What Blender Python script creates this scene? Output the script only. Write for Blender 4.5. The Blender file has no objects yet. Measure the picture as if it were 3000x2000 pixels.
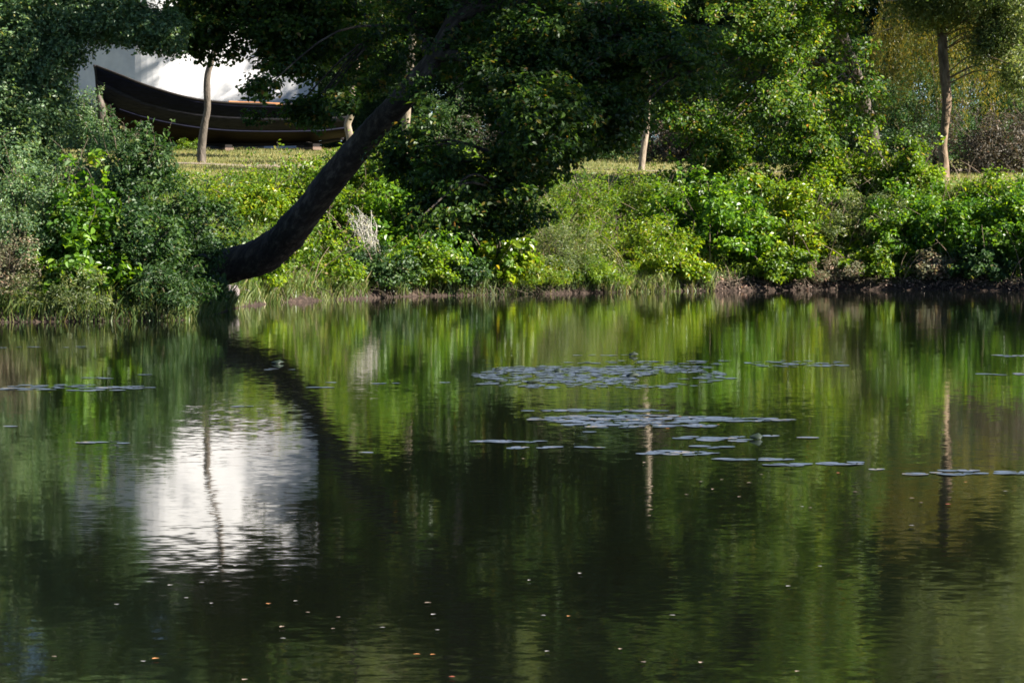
import bpy, math, random
import numpy as np
from mathutils import Vector

random.seed(7)
C = bpy.context.scene.collection
scene = bpy.context.scene
F = 10000.0            # focal length of the photograph in its own pixels (120 mm on a 36 mm frame)
CAMZ = 1.7
SUN_AZ = math.radians(14)     # towards the camera from due right
SUN_EL = math.radians(32)
SUNV = Vector((math.cos(SUN_AZ) * math.cos(SUN_EL), -math.sin(SUN_AZ) * math.cos(SUN_EL), math.sin(SUN_EL)))


def W(px, py, D):
    return np.array([(px - 1500) / F * D, D, CAMZ - (py - 650) / F * D])


# ------------------------------------------------------------------ object helpers
def tag(o, label=None, cat=None, group=None, kind=None):
    if label: o['label'] = label
    if cat: o['category'] = cat
    if group: o['group'] = group
    if kind: o['kind'] = kind
    return o


def empty(name, loc, label, cat, group=None):
    o = bpy.data.objects.new(name, None)
    C.objects.link(o)
    o.location = Vector([float(v) for v in loc])
    o.empty_display_size = 0.2
    return tag(o, label, cat, group)


def link(name, me, mat, parent=None):
    o = bpy.data.objects.new(name, me)
    C.objects.link(o)
    if mat is not None and len(me.materials) == 0:
        me.materials.append(mat)
    if parent is not None:
        o.parent = parent
        # meshes are written in world coordinates; shift them into the parent's frame
        off = -np.array(parent_world(parent))
        n = len(me.vertices)
        co = np.empty(n * 3, np.float32)
        me.vertices.foreach_get('co', co)
        co = co.reshape(-1, 3) + off.astype(np.float32)
        me.vertices.foreach_set('co', co.ravel())
        me.update()
    return o


def parent_world(p):
    v = np.zeros(3)
    while p is not None:
        v += np.array(p.location)
        p = p.parent
    return v


class MB:
    """collects faces of any size into one mesh, with two per-face numbers"""
    def __init__(self):
        self.v = []; self.f = []; self.n = 0; self.a = []; self.b = []

    def add(self, verts, faces, rnd=None, tone=None):
        verts = np.asarray(verts, np.float32).reshape(-1, 3)
        faces = np.asarray(faces, np.int32)
        self.v.append(verts)
        self.f.append(faces + self.n)
        self.n += len(verts)
        m = len(faces)
        self.a.append(np.full(m, 0.5, np.float32) if rnd is None else np.broadcast_to(np.asarray(rnd, np.float32), (m,)))
        self.b.append(np.full(m, 0.5, np.float32) if tone is None else np.broadcast_to(np.asarray(tone, np.float32), (m,)))

    def mesh(self, name, smooth=False):
        me = bpy.data.meshes.new(name)
        v = np.concatenate(self.v)
        me.vertices.add(len(v))
        me.vertices.foreach_set('co', v.ravel())
        idx = np.concatenate([f.ravel() for f in self.f])
        tot = np.concatenate([np.full(len(f), f.shape[1], np.int32) for f in self.f])
        st = np.concatenate([[0], np.cumsum(tot)[:-1]]).astype(np.int32)
        me.loops.add(len(idx))
        me.loops.foreach_set('vertex_index', idx.astype(np.int32))
        me.polygons.add(len(tot))
        me.polygons.foreach_set('loop_start', st)
        me.polygons.foreach_set('loop_total', tot)
        me.polygons.foreach_set('use_smooth', np.full(len(tot), smooth, bool))
        me.update(calc_edges=True)
        me.attributes.new('rnd', 'FLOAT', 'FACE').data.foreach_set('value', np.concatenate(self.a))
        me.attributes.new('tone', 'FLOAT', 'FACE').data.foreach_set('value', np.concatenate(self.b))
        return me

    def build(self, name, mat, parent=None, smooth=False):
        return link(name, self.mesh(name, smooth), mat, parent)


# ------------------------------------------------------------------ materials
def newmat(name):
    m = bpy.data.materials.new(name)
    m.use_nodes = True
    nt = m.node_tree
    nt.nodes.clear()
    out = nt.nodes.new('ShaderNodeOutputMaterial')
    return m, nt, out


def N(nt, t, **kw):
    n = nt.nodes.new(t)
    for k, v in kw.items():
        if k in n.inputs: n.inputs[k].default_value = v
        else: setattr(n, k, v)
    return n


def ramp(nt, fac, stops):
    r = nt.nodes.new('ShaderNodeValToRGB')
    e = r.color_ramp.elements
    while len(e) > 1: e.remove(e[-1])
    e[0].position = stops[0][0]; e[0].color = (*stops[0][1], 1)
    for p, c in stops[1:]:
        x = e.new(p); x.color = (*c, 1)
    nt.links.new(fac, r.inputs['Fac'])
    return r.outputs['Color']


def leaf_mat(name, stops, trans, tw=0.4, rough=0.38, spec=0.5, tonemul=0.35):
    """glossy leaf that lets light through; colour varies from leaf to leaf and from spray to spray"""
    m, nt, out = newmat(name)
    a = N(nt, 'ShaderNodeAttribute', attribute_name='rnd')
    b = N(nt, 'ShaderNodeAttribute', attribute_name='tone')
    col = ramp(nt, a.outputs['Fac'], stops)
    hsv = N(nt, 'ShaderNodeHueSaturation')
    mr = N(nt, 'ShaderNodeMapRange'); mr.inputs['To Min'].default_value = 1 - tonemul; mr.inputs['To Max'].default_value = 1 + tonemul
    nt.links.new(b.outputs['Fac'], mr.inputs['Value'])
    mh = N(nt, 'ShaderNodeMapRange'); mh.inputs['To Min'].default_value = 0.515; mh.inputs['To Max'].default_value = 0.485
    nt.links.new(b.outputs['Fac'], mh.inputs['Value'])
    nt.links.new(mh.outputs['Result'], hsv.inputs['Hue'])
    nt.links.new(mr.outputs['Result'], hsv.inputs['Value'])
    nt.links.new(col, hsv.inputs['Color'])
    p = N(nt, 'ShaderNodeBsdfPrincipled')
    p.inputs['Roughness'].default_value = rough
    p.inputs['Specular IOR Level'].default_value = spec
    nt.links.new(hsv.outputs['Color'], p.inputs['Base Color'])
    t = N(nt, 'ShaderNodeBsdfTranslucent')
    mx = N(nt, 'ShaderNodeMix', data_type='RGBA', blend_type='MULTIPLY')
    mx.inputs['Factor'].default_value = 1
    nt.links.new(hsv.outputs['Color'], mx.inputs['A'])
    mx.inputs['B'].default_value = (*trans, 1)
    nt.links.new(mx.outputs['Result'], t.inputs['Color'])
    ms = N(nt, 'ShaderNodeMixShader'); ms.inputs['Fac'].default_value = tw
    nt.links.new(p.outputs[0], ms.inputs[1]); nt.links.new(t.outputs[0], ms.inputs[2])
    nt.links.new(ms.outputs[0], out.inputs['Surface'])
    return m


TRG = (2.6, 2.3, 1.0)
ML = {}
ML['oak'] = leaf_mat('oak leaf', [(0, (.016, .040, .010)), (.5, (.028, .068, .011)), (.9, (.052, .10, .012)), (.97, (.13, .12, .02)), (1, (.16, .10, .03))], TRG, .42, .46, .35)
ML['oak_lit'] = leaf_mat('sunlit oak leaf', [(0, (.022, .060, .009)), (.5, (.046, .102, .011)), (.9, (.088, .15, .013)), (.97, (.17, .15, .02)), (1, (.18, .10, .03))], TRG, .44, .48, .4)  # brighter copy of the oak leaf, sunlight put into its colours
ML['grey'] = leaf_mat('grey green small leaf', [(0, (.055, .108, .050)), (.6, (.095, .165, .068)), (.93, (.13, .19, .07)), (1, (.18, .16, .05))], (2.2, 2.2, 1.0), .34, .45, .45)
ML['gloss'] = leaf_mat('glossy broad leaf', [(0, (.038, .090, .009)), (.6, (.070, .165, .010)), (.95, (.11, .20, .014)), (1, (.15, .18, .02))], (2.7, 2.4, .8), .40, .42, .45)
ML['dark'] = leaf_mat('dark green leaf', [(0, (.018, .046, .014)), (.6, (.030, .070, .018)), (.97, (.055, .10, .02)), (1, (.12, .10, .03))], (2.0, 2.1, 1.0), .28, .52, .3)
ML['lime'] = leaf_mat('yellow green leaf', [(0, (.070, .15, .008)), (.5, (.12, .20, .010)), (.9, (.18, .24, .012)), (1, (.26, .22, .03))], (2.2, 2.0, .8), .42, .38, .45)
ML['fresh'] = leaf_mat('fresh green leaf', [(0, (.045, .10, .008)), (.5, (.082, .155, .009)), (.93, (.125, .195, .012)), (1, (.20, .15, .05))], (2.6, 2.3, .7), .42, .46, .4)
ML['pale'] = leaf_mat('pale dry leaf', [(0, (.10, .12, .06)), (.45, (.17, .17, .09)), (.8, (.27, .22, .15)), (1, (.30, .18, .12))], (1.4, 1.3, 1.0), .3, .5, .4)
ML['willow'] = leaf_mat('willow leaf', [(0, (.07, .09, .016)), (.5, (.14, .15, .020)), (.9, (.21, .18, .025)), (1, (.28, .18, .03))], (2.2, 1.9, .8), .38, .42, .45)
ML['silver'] = leaf_mat('pale willow leaf', [(0, (.055, .090, .030)), (.6, (.11, .145, .050)), (.95, (.16, .18, .075)), (1, (.22, .20, .05))], (2.1, 2.1, 1.0), .42, .45, .4)
ML['bramble'] = leaf_mat('dry bramble leaf', [(0, (.035, .032, .024)), (.6, (.055, .050, .034)), (.9, (.085, .070, .045)), (1, (.14, .09, .06))], (1.6, 1.4, 1.0), .25, .5, .3)
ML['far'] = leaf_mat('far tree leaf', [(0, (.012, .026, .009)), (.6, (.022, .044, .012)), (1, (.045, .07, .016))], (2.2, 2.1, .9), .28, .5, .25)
ML['grass'] = leaf_mat('grass blade', [(0, (.09, .12, .03)), (.5, (.155, .17, .05)), (.85, (.24, .215, .085)), (1, (.34, .26, .12))], (1.7, 1.6, .9), .3, .5, .3)
ML['sedge'] = leaf_mat('bank grass blade', [(0, (.045, .085, .018)), (.5, (.085, .13, .03)), (.85, (.15, .17, .05)), (1, (.28, .24, .12))], (1.8, 1.7, .9), .3, .45, .4)
ML['litter'] = leaf_mat('dead leaf litter', [(0, (.10, .065, .045)), (.5, (.20, .135, .10)), (.85, (.33, .24, .19)), (1, (.40, .22, .14))], (1.2, 1.1, 1.0), .12, .5, .35)


def bark_mat(name, c1, c2, c3, scale=9.0, rough=.85, bump=.6, zs=.35, tilt=0.0):
    m, nt, out = newmat(name)
    tc = N(nt, 'ShaderNodeTexCoord')
    m0 = N(nt, 'ShaderNodeMapping'); m0.inputs['Rotation'].default_value = (0, tilt, 0)
    mp = N(nt, 'ShaderNodeMapping'); mp.inputs['Scale'].default_value = (1, 1, zs)
    nt.links.new(tc.outputs['Object'], m0.inputs['Vector']); nt.links.new(m0.outputs['Vector'], mp.inputs['Vector'])
    n1 = N(nt, 'ShaderNodeTexNoise', Scale=scale, Detail=8.0, Roughness=.65)
    n2 = N(nt, 'ShaderNodeTexVoronoi', Scale=scale * 2.2); n2.feature = 'DISTANCE_TO_EDGE'
    n3 = N(nt, 'ShaderNodeTexNoise', Scale=scale * .22, Detail=4.0)
    for n in (n1, n2, n3): nt.links.new(mp.outputs['Vector'], n.inputs['Vector'])
    col = ramp(nt, n1.outputs['Fac'], [(.32, c1), (.52, c2), (.72, c3)])
    mx = N(nt, 'ShaderNodeMix', data_type='RGBA', blend_type='MULTIPLY'); mx.inputs['Factor'].default_value = .7
    nt.links.new(col, mx.inputs['A'])
    c = ramp(nt, n3.outputs['Fac'], [(.35, (.55, .6, .5)), (.6, (1, 1, 1))])
    nt.links.new(c, mx.inputs['B'])
    p = N(nt, 'ShaderNodeBsdfPrincipled', Roughness=rough)
    p.inputs['Specular IOR Level'].default_value = .25
    nt.links.new(mx.outputs['Result'], p.inputs['Base Color'])
    ad = N(nt, 'ShaderNodeMath', operation='MULTIPLY_ADD')
    nt.links.new(n2.outputs['Distance'], ad.inputs[0]); ad.inputs[1].default_value = .8
    nt.links.new(n1.outputs['Fac'], ad.inputs[2])
    bp = N(nt, 'ShaderNodeBump', Strength=bump, Distance=.03)
    nt.links.new(ad.outputs[0], bp.inputs['Height'])
    nt.links.new(bp.outputs[0], p.inputs['Normal'])
    nt.links.new(p.outputs[0], out.inputs['Surface'])
    return m


BARK = bark_mat('dark oak bark', (.022, .017, .013), (.05, .039, .031), (.15, .125, .10), 9.0, zs=.22, tilt=-.72, bump=1.0)
BARKP = bark_mat('pale bark', (.13, .10, .075), (.24, .19, .145), (.34, .28, .22), 12.0, .8, .4)
BARKM = bark_mat('brown bark', (.045, .037, .030), (.095, .078, .065), (.17, .14, .115), 10.0)
BARKW = bark_mat('warm brown bark', (.09, .058, .038), (.19, .13, .09), (.31, .225, .165), 10.0)
TWIG = bark_mat('twig bark', (.05, .04, .028), (.09, .07, .05), (.15, .12, .085), 14.0)


def plain_mat(name, c1, c2, scale=6.0, rough=.7, bump=.15, spec=.3, stretch=(1, 1, 1), dist=.01):
    m, nt, out = newmat(name)
    tc = N(nt, 'ShaderNodeTexCoord')
    mp = N(nt, 'ShaderNodeMapping'); mp.inputs['Scale'].default_value = stretch
    nt.links.new(tc.outputs['Object'], mp.inputs['Vector'])
    n1 = N(nt, 'ShaderNodeTexNoise', Scale=scale, Detail=6.0, Roughness=.6)
    nt.links.new(mp.outputs['Vector'], n1.inputs['Vector'])
    col = ramp(nt, n1.outputs['Fac'], [(.3, c1), (.7, c2)])
    p = N(nt, 'ShaderNodeBsdfPrincipled', Roughness=rough)
    p.inputs['Specular IOR Level'].default_value = spec
    nt.links.new(col, p.inputs['Base Color'])
    bp = N(nt, 'ShaderNodeBump', Strength=bump, Distance=dist)
    nt.links.new(n1.outputs['Fac'], bp.inputs['Height'])
    nt.links.new(bp.outputs[0], p.inputs['Normal'])
    nt.links.new(p.outputs[0], out.inputs['Surface'])
    return m


# ------------------------------------------------------------------ the ground
SHORE_PX = [(-2200, 960), (-1200, 952), (-600, 948), (0, 944), (300, 941), (545, 938), (620, 922), (700, 899), (820, 886), (1000, 877),
            (1200, 868), (1500, 863), (2000, 853), (2500, 849), (3000, 852), (3600, 858), (5200, 870)]
SH = np.array([[(px - 1500) / F * (17000.0 / (py - 650)), 17000.0 / (py - 650)] for px, py in SHORE_PX])
SH = np.concatenate([[[-400., SH[0, 1] - 4]], SH[SH[:, 0] < 17.5], [[18.5, 78.], [20., 68.], [21.2, 56.], [22.2, 42.], [23.2, 26.], [24.2, 9.], [400., -20.]]])  # last points bend in an unseen side bank, added to carry the shading tree


def shore_sd(x, y):
    """signed distance to the water's edge; positive on the far bank's land"""
    x = np.asarray(x, float); y = np.asarray(y, float)
    d = np.full(x.shape, 1e9)
    for (ax, ay), (bx, by) in zip(SH[:-1], SH[1:]):
        ex, ey = bx - ax, by - ay
        t = np.clip(((x - ax) * ex + (y - ay) * ey) / (ex * ex + ey * ey), 0, 1)
        d = np.minimum(d, np.hypot(x - ax - t * ex, y - ay - t * ey))
    return np.where(y >= np.interp(x, SH[:, 0], SH[:, 1]), d, -d)


def vnoise(x, y, seed=0):
    r = np.random.default_rng(seed)
    z = 0
    for k in range(5):
        a, b, p = r.uniform(-1, 1), r.uniform(-1, 1), r.uniform(0, 6.28)
        z = z + np.sin(x * a + y * b + p + 1.3 * np.sin(x * b * .7 - y * a * .6 + p))
    return z / 5


def ground_z(x, y):
    s = shore_sd(x, y)
    s = s + .18 * vnoise(x * 2.1, y * 2.1, 3)
    up = np.interp(s, [-60, -8, -1.5, -.25, 0, .2, .6, 2.4, 5.0, 7.5, 12, 55, 90, 400, 3000],
                   [-2.2, -2.0, -.9, -.25, .02, .20, .40, 1.20, 2.35, 2.78, 2.98, 4.62, 5.3, 12, 45])
    near = np.interp(y, [-3000, -60, -2, 3, 5.5, 7], [20, 2.5, .35, .25, -.1, -9])   # the photographer's own bank
    z = np.maximum(up, near)
    amp = np.interp(s, [-3, 0, 3, 12], [0, .06, .14, .07])
    return z + amp * vnoise(x * 1.7, y * 1.7, 5) + np.clip(s, 0, 20) / 20 * .10 * vnoise(x * .35, y * .35, 8)


def gz(x, y):
    return float(ground_z(np.array([x]), np.array([y]))[0])


def spot(px, s):
    """the point s metres behind the water's edge on the far bank, in the direction of photo column px"""
    D = np.arange(50, 170, .1)
    x = (px - 1500) / F * D
    sd = shore_sd(x, D)
    i = int(np.argmax(sd >= s))
    return np.array([x[i], D[i], gz(x[i], D[i])])


def onground(px, D):
    x = (px - 1500) / F * D
    return np.array([x, D, gz(x, D)])


def axis(lo, hi, step, far, nfar):
    a = np.arange(lo, hi + step, step)
    t = np.linspace(0, 1, nfar + 1)[1:] ** 3
    return np.concatenate([(lo - t * far)[::-1], a, hi + t * far])


gx = axis(-24, 24, .25, 1500, 26)
gy = np.concatenate([axis(-6, 8, 1.0, 1400, 18)[:-18], np.arange(9, 50, 3.), axis(52, 100, .25, 0.01, 1)[1:-1], np.arange(100.5, 170, .7), 170 + (np.linspace(0, 1, 26)[1:] ** 3) * 2500])
X, Y = np.meshgrid(gx, gy)
Z = ground_z(X, Y)
nx, ny = len(gx), len(gy)
ii = (np.arange(ny - 1)[:, None] * nx + np.arange(nx - 1)[None, :]).ravel()
gm = MB()
gm.add(np.stack([X, Y, Z], -1).reshape(-1, 3), np.stack([ii, ii + 1, ii + nx + 1, ii + nx], 1))


def ground_material():
    m, nt, out = newmat('ground')
    g = N(nt, 'ShaderNodeNewGeometry')
    sep = N(nt, 'ShaderNodeSeparateXYZ'); nt.links.new(g.outputs['Position'], sep.inputs[0])
    n1 = N(nt, 'ShaderNodeTexNoise', Scale=.55, Detail=6.0, Roughness=.6)
    n2 = N(nt, 'ShaderNodeTexNoise', Scale=9.0, Detail=6.0, Roughness=.7)
    n3 = N(nt, 'ShaderNodeTexNoise', Scale=3.0, Detail=5.0, Roughness=.7)
    for n in (n1, n2, n3): nt.links.new(g.outputs['Position'], n.inputs['Vector'])
    lawn = ramp(nt, n1.outputs['Fac'], [(.3, (.10, .12, .035)), (.5, (.16, .16, .055)), (.68, (.24, .20, .09))])
    soil = ramp(nt, n2.outputs['Fac'], [(.3, (.012, .009, .007)), (.5, (.034, .024, .019)), (.7, (.10, .07, .055))])
    slope = ramp(nt, n3.outputs['Fac'], [(.3, (.018, .022, .01)), (.6, (.04, .045, .018)), (.8, (.09, .07, .04))])
    def mixz(a, b, z0, z1):
        ad = N(nt, 'ShaderNodeMath', operation='MULTIPLY_ADD')
        nt.links.new(n3.outputs['Fac'], ad.inputs[0]); ad.inputs[1].default_value = .45
        nt.links.new(sep.outputs['Z'], ad.inputs[2])
        mr = N(nt, 'ShaderNodeMapRange'); mr.inputs['From Min'].default_value = z0; mr.inputs['From Max'].default_value = z1
        nt.links.new(ad.outputs[0], mr.inputs['Value'])
        mx = N(nt, 'ShaderNodeMix', data_type='RGBA')
        nt.links.new(mr.outputs['Result'], mx.inputs['Factor']); nt.links.new(a, mx.inputs['A']); nt.links.new(b, mx.inputs['B'])
        return mx.outputs['Result']
    c = mixz(soil, slope, .36, .55)
    c = mixz(c, lawn, 2.5, 3.0)
    p = N(nt, 'ShaderNodeBsdfPrincipled', Roughness=.95)
    p.inputs['Specular IOR Level'].default_value = .15
    nt.links.new(c, p.inputs['Base Color'])
    bp = N(nt, 'ShaderNodeBump', Strength=.8, Distance=.08)
    nt.links.new(n2.outputs['Fac'], bp.inputs['Height']); nt.links.new(bp.outputs[0], p.inputs['Normal'])
    nt.links.new(p.outputs[0], out.inputs['Surface'])
    return m


tag(gm.build('ground', ground_material(), None, True), kind='structure')

# a worn path across the lawn, draped 2 cm above the turf
pm = MB()
pxs = np.linspace(-19, 16, 90)
pyc = 103.0 + .9 * np.sin(pxs * .16 + 1.2) + pxs * .16
pv = []
for k in range(5):
    yy = pyc + (k - 2) * .22
    pv.append(np.stack([pxs, yy, ground_z(pxs, yy) + .02 + (.015 if k in (1, 2, 3) else 0)], 1))
pv = np.concatenate(pv)
for k in range(4):
    i = np.arange(89) + k * 90
    pm.add(pv, np.stack([i, i + 1, i + 91, i + 90], 1)) if k == 0 else pm.f.append(np.stack([i, i + 1, i + 91, i + 90], 1).astype(np.int32)) or pm.a.append(np.full(89, .5, np.float32)) or pm.b.append(np.full(89, .5, np.float32))
tag(pm.build('path', plain_mat('worn path', (.12, .095, .07), (.24, .20, .16), 5.0, .95, .5, .1), None, True), kind='structure')


# ------------------------------------------------------------------ the water
def water_material():
    m, nt, out = newmat('pond water')
    g = N(nt, 'ShaderNodeNewGeometry')
    def slope(scale, amp, detail, stretch=(1, 1, 1)):
        mp = N(nt, 'ShaderNodeMapping'); mp.inputs['Scale'].default_value = stretch
        nt.links.new(g.outputs['Position'], mp.inputs['Vector'])
        n = N(nt, 'ShaderNodeTexNoise', Scale=scale, Detail=detail, Roughness=.5)
        nt.links.new(mp.outputs['Vector'], n.inputs['Vector'])
        s = N(nt, 'ShaderNodeVectorMath', operation='SUBTRACT'); s.inputs[1].default_value = (.5, .5, .5)
        nt.links.new(n.outputs['Color'], s.inputs[0])
        k = N(nt, 'ShaderNodeVectorMath', operation='MULTIPLY'); k.inputs[1].default_value = (amp, amp, 0)
        nt.links.new(s.outputs[0], k.inputs[0])
        return k.outputs[0]
    # long slow swell, wind ripples, and calm and ruffled patches between them
    a = slope(1.6, .005, 1.0)
    b = slope(13.0, .033, 2.0, (.8, 1, 1))
    pn = N(nt, 'ShaderNodeTexNoise', Scale=.09, Detail=2.0)
    mp = N(nt, 'ShaderNodeMapping'); mp.inputs['Scale'].default_value = (1, .6, 1)
    nt.links.new(g.outputs['Position'], mp.inputs['Vector']); nt.links.new(mp.outputs['Vector'], pn.inputs['Vector'])
    mr = N(nt, 'ShaderNodeMapRange'); mr.inputs['From Min'].default_value = .35; mr.inputs['From Max'].default_value = .65
    mr.inputs['To Min'].default_value = .45; mr.inputs['To Max'].default_value = 1.2
    nt.links.new(pn.outputs['Fac'], mr.inputs['Value'])
    sc = N(nt, 'ShaderNodeVectorMath', operation='SCALE')
    nt.links.new(b, sc.inputs[0]); nt.links.new(mr.outputs['Result'], sc.inputs['Scale'])
    ad = N(nt, 'ShaderNodeVectorMath', operation='ADD'); nt.links.new(a, ad.inputs[0]); nt.links.new(sc.outputs[0], ad.inputs[1])
    a2 = N(nt, 'ShaderNodeVectorMath', operation='ADD'); nt.links.new(ad.outputs[0], a2.inputs[0]); a2.inputs[1].default_value = (0, 0, 1)
    nm = N(nt, 'ShaderNodeVectorMath', operation='NORMALIZE'); nt.links.new(a2.outputs[0], nm.inputs[0])
    p = N(nt, 'ShaderNodeBsdfPrincipled', Roughness=.035, IOR=1.333)
    p.inputs['Base Color'].default_value = (.004, .005, .003, 1)
    nt.links.new(nm.outputs[0], p.inputs['Normal'])
    nt.links.new(p.outputs[0], out.inputs['Surface'])
    return m


wm = MB()
wx = np.array([-400., -60, -20, 0, 20, 60, 400]); wy = np.array([-40., 0, 20, 40, 60, 80, 110])
X, Y = np.meshgrid(wx, wy)
ii = (np.arange(6)[:, None] * 7 + np.arange(6)[None, :]).ravel()
wm.add(np.stack([X, Y, np.zeros_like(X)], -1), np.stack([ii, ii + 1, ii + 8, ii + 7], 1))
tag(wm.build('water', water_material()), kind='structure')


# ------------------------------------------------------------------ foliage
def unit(a):
    return a / np.maximum(np.linalg.norm(a, axis=-1, keepdims=True), 1e-6)


def leaves(mb, P, Nn, L, Wd, rng, tone, kind=6, droop=None, fold=.22, jitter=1.0):
    """leaf-shaped faces at P with normals Nn, length L, width Wd"""
    n = len(P)
    R = rng.normal(size=(n, 3))
    if droop is not None: R = R * (1 - droop) + np.array([0, 0, -1.6]) * droop
    T = unit(R - Nn * (R * Nn).sum(-1, keepdims=True))
    B = np.cross(Nn, T)
    L = np.broadcast_to(L, (n,))[:, None]; Wd = np.broadcast_to(Wd, (n,))[:, None]
    rnd = np.clip(rng.random(n), 0, 1)
    if kind == 4:
        v = np.stack([P - T * L * .5, P + B * Wd * .5 + Nn * Wd * fold + T * L * .02, P + T * L * .5 - Nn * L * .06, P - B * Wd * .5 + Nn * Wd * fold + T * L * .02], 1)
        i = np.arange(n)[:, None] * 4
        f = np.concatenate([i + np.array([0, 1, 2]), i + np.array([0, 2, 3])])
    else:
        v = np.stack([P - T * L * .5, P - T * L * .22 + B * Wd * .42 + Nn * Wd * fold, P + T * L * .14 + B * Wd * .47 + Nn * Wd * fold, P + T * L * .5 - Nn * L * .1,
                      P + T * L * .14 - B * Wd * .47 + Nn * Wd * fold, P - T * L * .22 - B * Wd * .42 + Nn * Wd * fold], 1)
        i = np.arange(n)[:, None] * 6
        f = np.concatenate([i + np.array([0, 1, 2, 3]), i + np.array([0, 3, 4, 5])])
    mb.add(v.reshape(-1, 3), f, np.tile(rnd, 2), np.tile(tone, 2))


def sprays(mb, cen, per, r, L, asp, rng, up=.7, flat=.65, kind=6, droop=None, out=None, tone_rng=1.0, hang=0.0):
    """leaf sprays: per leaves round every centre"""
    m = len(cen)
    cid = np.repeat(np.arange(m), per)
    n = len(cid)
    d = unit(rng.normal(size=(n, 3)))
    rr = (rng.random(n) ** .5)[:, None] * (np.asarray(r) if np.ndim(r) == 0 else np.asarray(r)[cid][:, None])
    off = d * rr
    off[:, 2] *= flat
    if hang: off[:, 2] -= hang * rng.random(n) ** 1.5
    P = cen[cid] + off
    Nn = d * .45 + np.array([0, 0, up]) + rng.normal(size=(n, 3)) * .55
    if out is not None: Nn = Nn + out[cid] * .45
    Nn = unit(Nn)
    Ls = L * rng.uniform(.6, 1.25, n)
    ct = np.clip(.5 + (rng.random(m) - .5) * tone_rng, 0, 1)
    leaves(mb, P, Nn, Ls, Ls * asp * rng.uniform(.8, 1.15, n), rng, ct[cid], kind, droop)


def fill(ells, rng, shell=.42, k0=.75, k1=.8):
    """centres of leaf sprays in a set of ellipsoids (cx,cy,cz,rx,ry,rz,count), thicker towards their outside"""
    cs, os_ = [], []
    for e in ells:
        n = int(e[6])
        d = unit(rng.normal(size=(n, 3)))
        r = rng.random(n) ** shell
        c = d * r[:, None] * np.array(e[3:6]) + np.array(e[:3])
        cs.append(c); os_.append(unit(d / np.array(e[3:6])))
    c = np.concatenate(cs); o = np.concatenate(os_)
    # natural gaps: thin the sprays where a lumpy field is low
    k = vnoise(c[:, 0] * 1.6 + c[:, 2] * .9, c[:, 1] * 1.6 - c[:, 2] * 1.3, 21) + vnoise(c[:, 2] * 2.3 + c[:, 0], c[:, 0] * 2.0 - c[:, 1], 22)
    keep = rng.random(len(c)) < np.clip(k0 + k1 * k, .04, 1)
    return c[keep], o[keep]


def catmull(pts, sub=6):
    p = np.asarray(pts, float)
    q = np.concatenate([[2 * p[0] - p[1]], p, [2 * p[-1] - p[-2]]])
    o = []
    for i in range(1, len(q) - 2):
        for t in np.linspace(0, 1, sub, endpoint=False):
            o.append(.5 * ((2 * q[i]) + (-q[i - 1] + q[i + 1]) * t + (2 * q[i - 1] - 5 * q[i] + 4 * q[i + 1] - q[i + 2]) * t * t + (-q[i - 1] + 3 * q[i] - 3 * q[i + 1] + q[i + 2]) * t ** 3))
    o.append(p[-1])
    return np.array(o)


def tube(mb, pts, radii, sides=8, sub=5, rough=.06, seed=0, smoothed=True, furrow=0.0):
    r = np.random.default_rng(seed)
    P = catmull(pts, sub) if smoothed else np.asarray(pts, float)
    m = len(P)
    R = np.interp(np.linspace(0, 1, m), np.linspace(0, 1, len(radii)), radii)
    T = unit(np.gradient(P, axis=0))
    u = unit(np.cross(T[0], [.3, .9, .2]))
    V = []
    ang = np.linspace(0, 2 * np.pi, sides, endpoint=False)
    ph = r.uniform(0, 6.28, 4)
    for i in range(m):
        u = unit(u - T[i] * (u @ T[i])); w = np.cross(T[i], u)
        lump = 1 + rough * (np.sin(ang * 2 + i * .35 + ph[0]) + .7 * np.sin(ang * 3 - i * .5 + ph[1]) + .5 * np.sin(ang * 5 + i * .9 + ph[2]))
        if furrow:
            dr = i * .11 + .6 * math.sin(i * .23)
            lump = lump + furrow * (np.abs(np.sin(ang * 8.5 + dr + 1.2 * np.sin(i * .31 + ang * 2))) + .7 * np.abs(np.sin(ang * 13 - dr * 1.7 + ph[3])) + .6 * np.sin(i * 1.9 + ang * 5)) + .07 * math.sin(i * .17 + ph[0]) * np.cos(ang - ph[1]) + .05 * np.exp(-((i - 52) / 3.) ** 2) * np.cos(ang - 2.) + .06 * np.exp(-((i - 34) / 2.5) ** 2) * np.cos(ang - 4.5)
        V.append(P[i] + (np.cos(ang)[:, None] * u + np.sin(ang)[:, None] * w) * (R[i] * lump)[:, None])
    V = np.concatenate(V + [P[-1:] + T[-1:] * R[-1] * .5])
    i = (np.arange(m - 1)[:, None] * sides + np.arange(sides)[None, :])
    j = (np.arange(m - 1)[:, None] * sides + (np.arange(sides)[None, :] + 1) % sides)
    base = mb.n
    mb.add(V, np.stack([i.ravel(), j.ravel(), (j + sides).ravel(), (i + sides).ravel()], 1))
    e = (m - 1) * sides
    cap = np.array([[e + k, e + (k + 1) % sides, m * sides] for k in range(sides)]) + base
    mb.f.append(cap.astype(np.int32)); mb.a.append(np.full(sides, .5, np.float32)); mb.b.append(np.full(sides, .5, np.float32))


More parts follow.
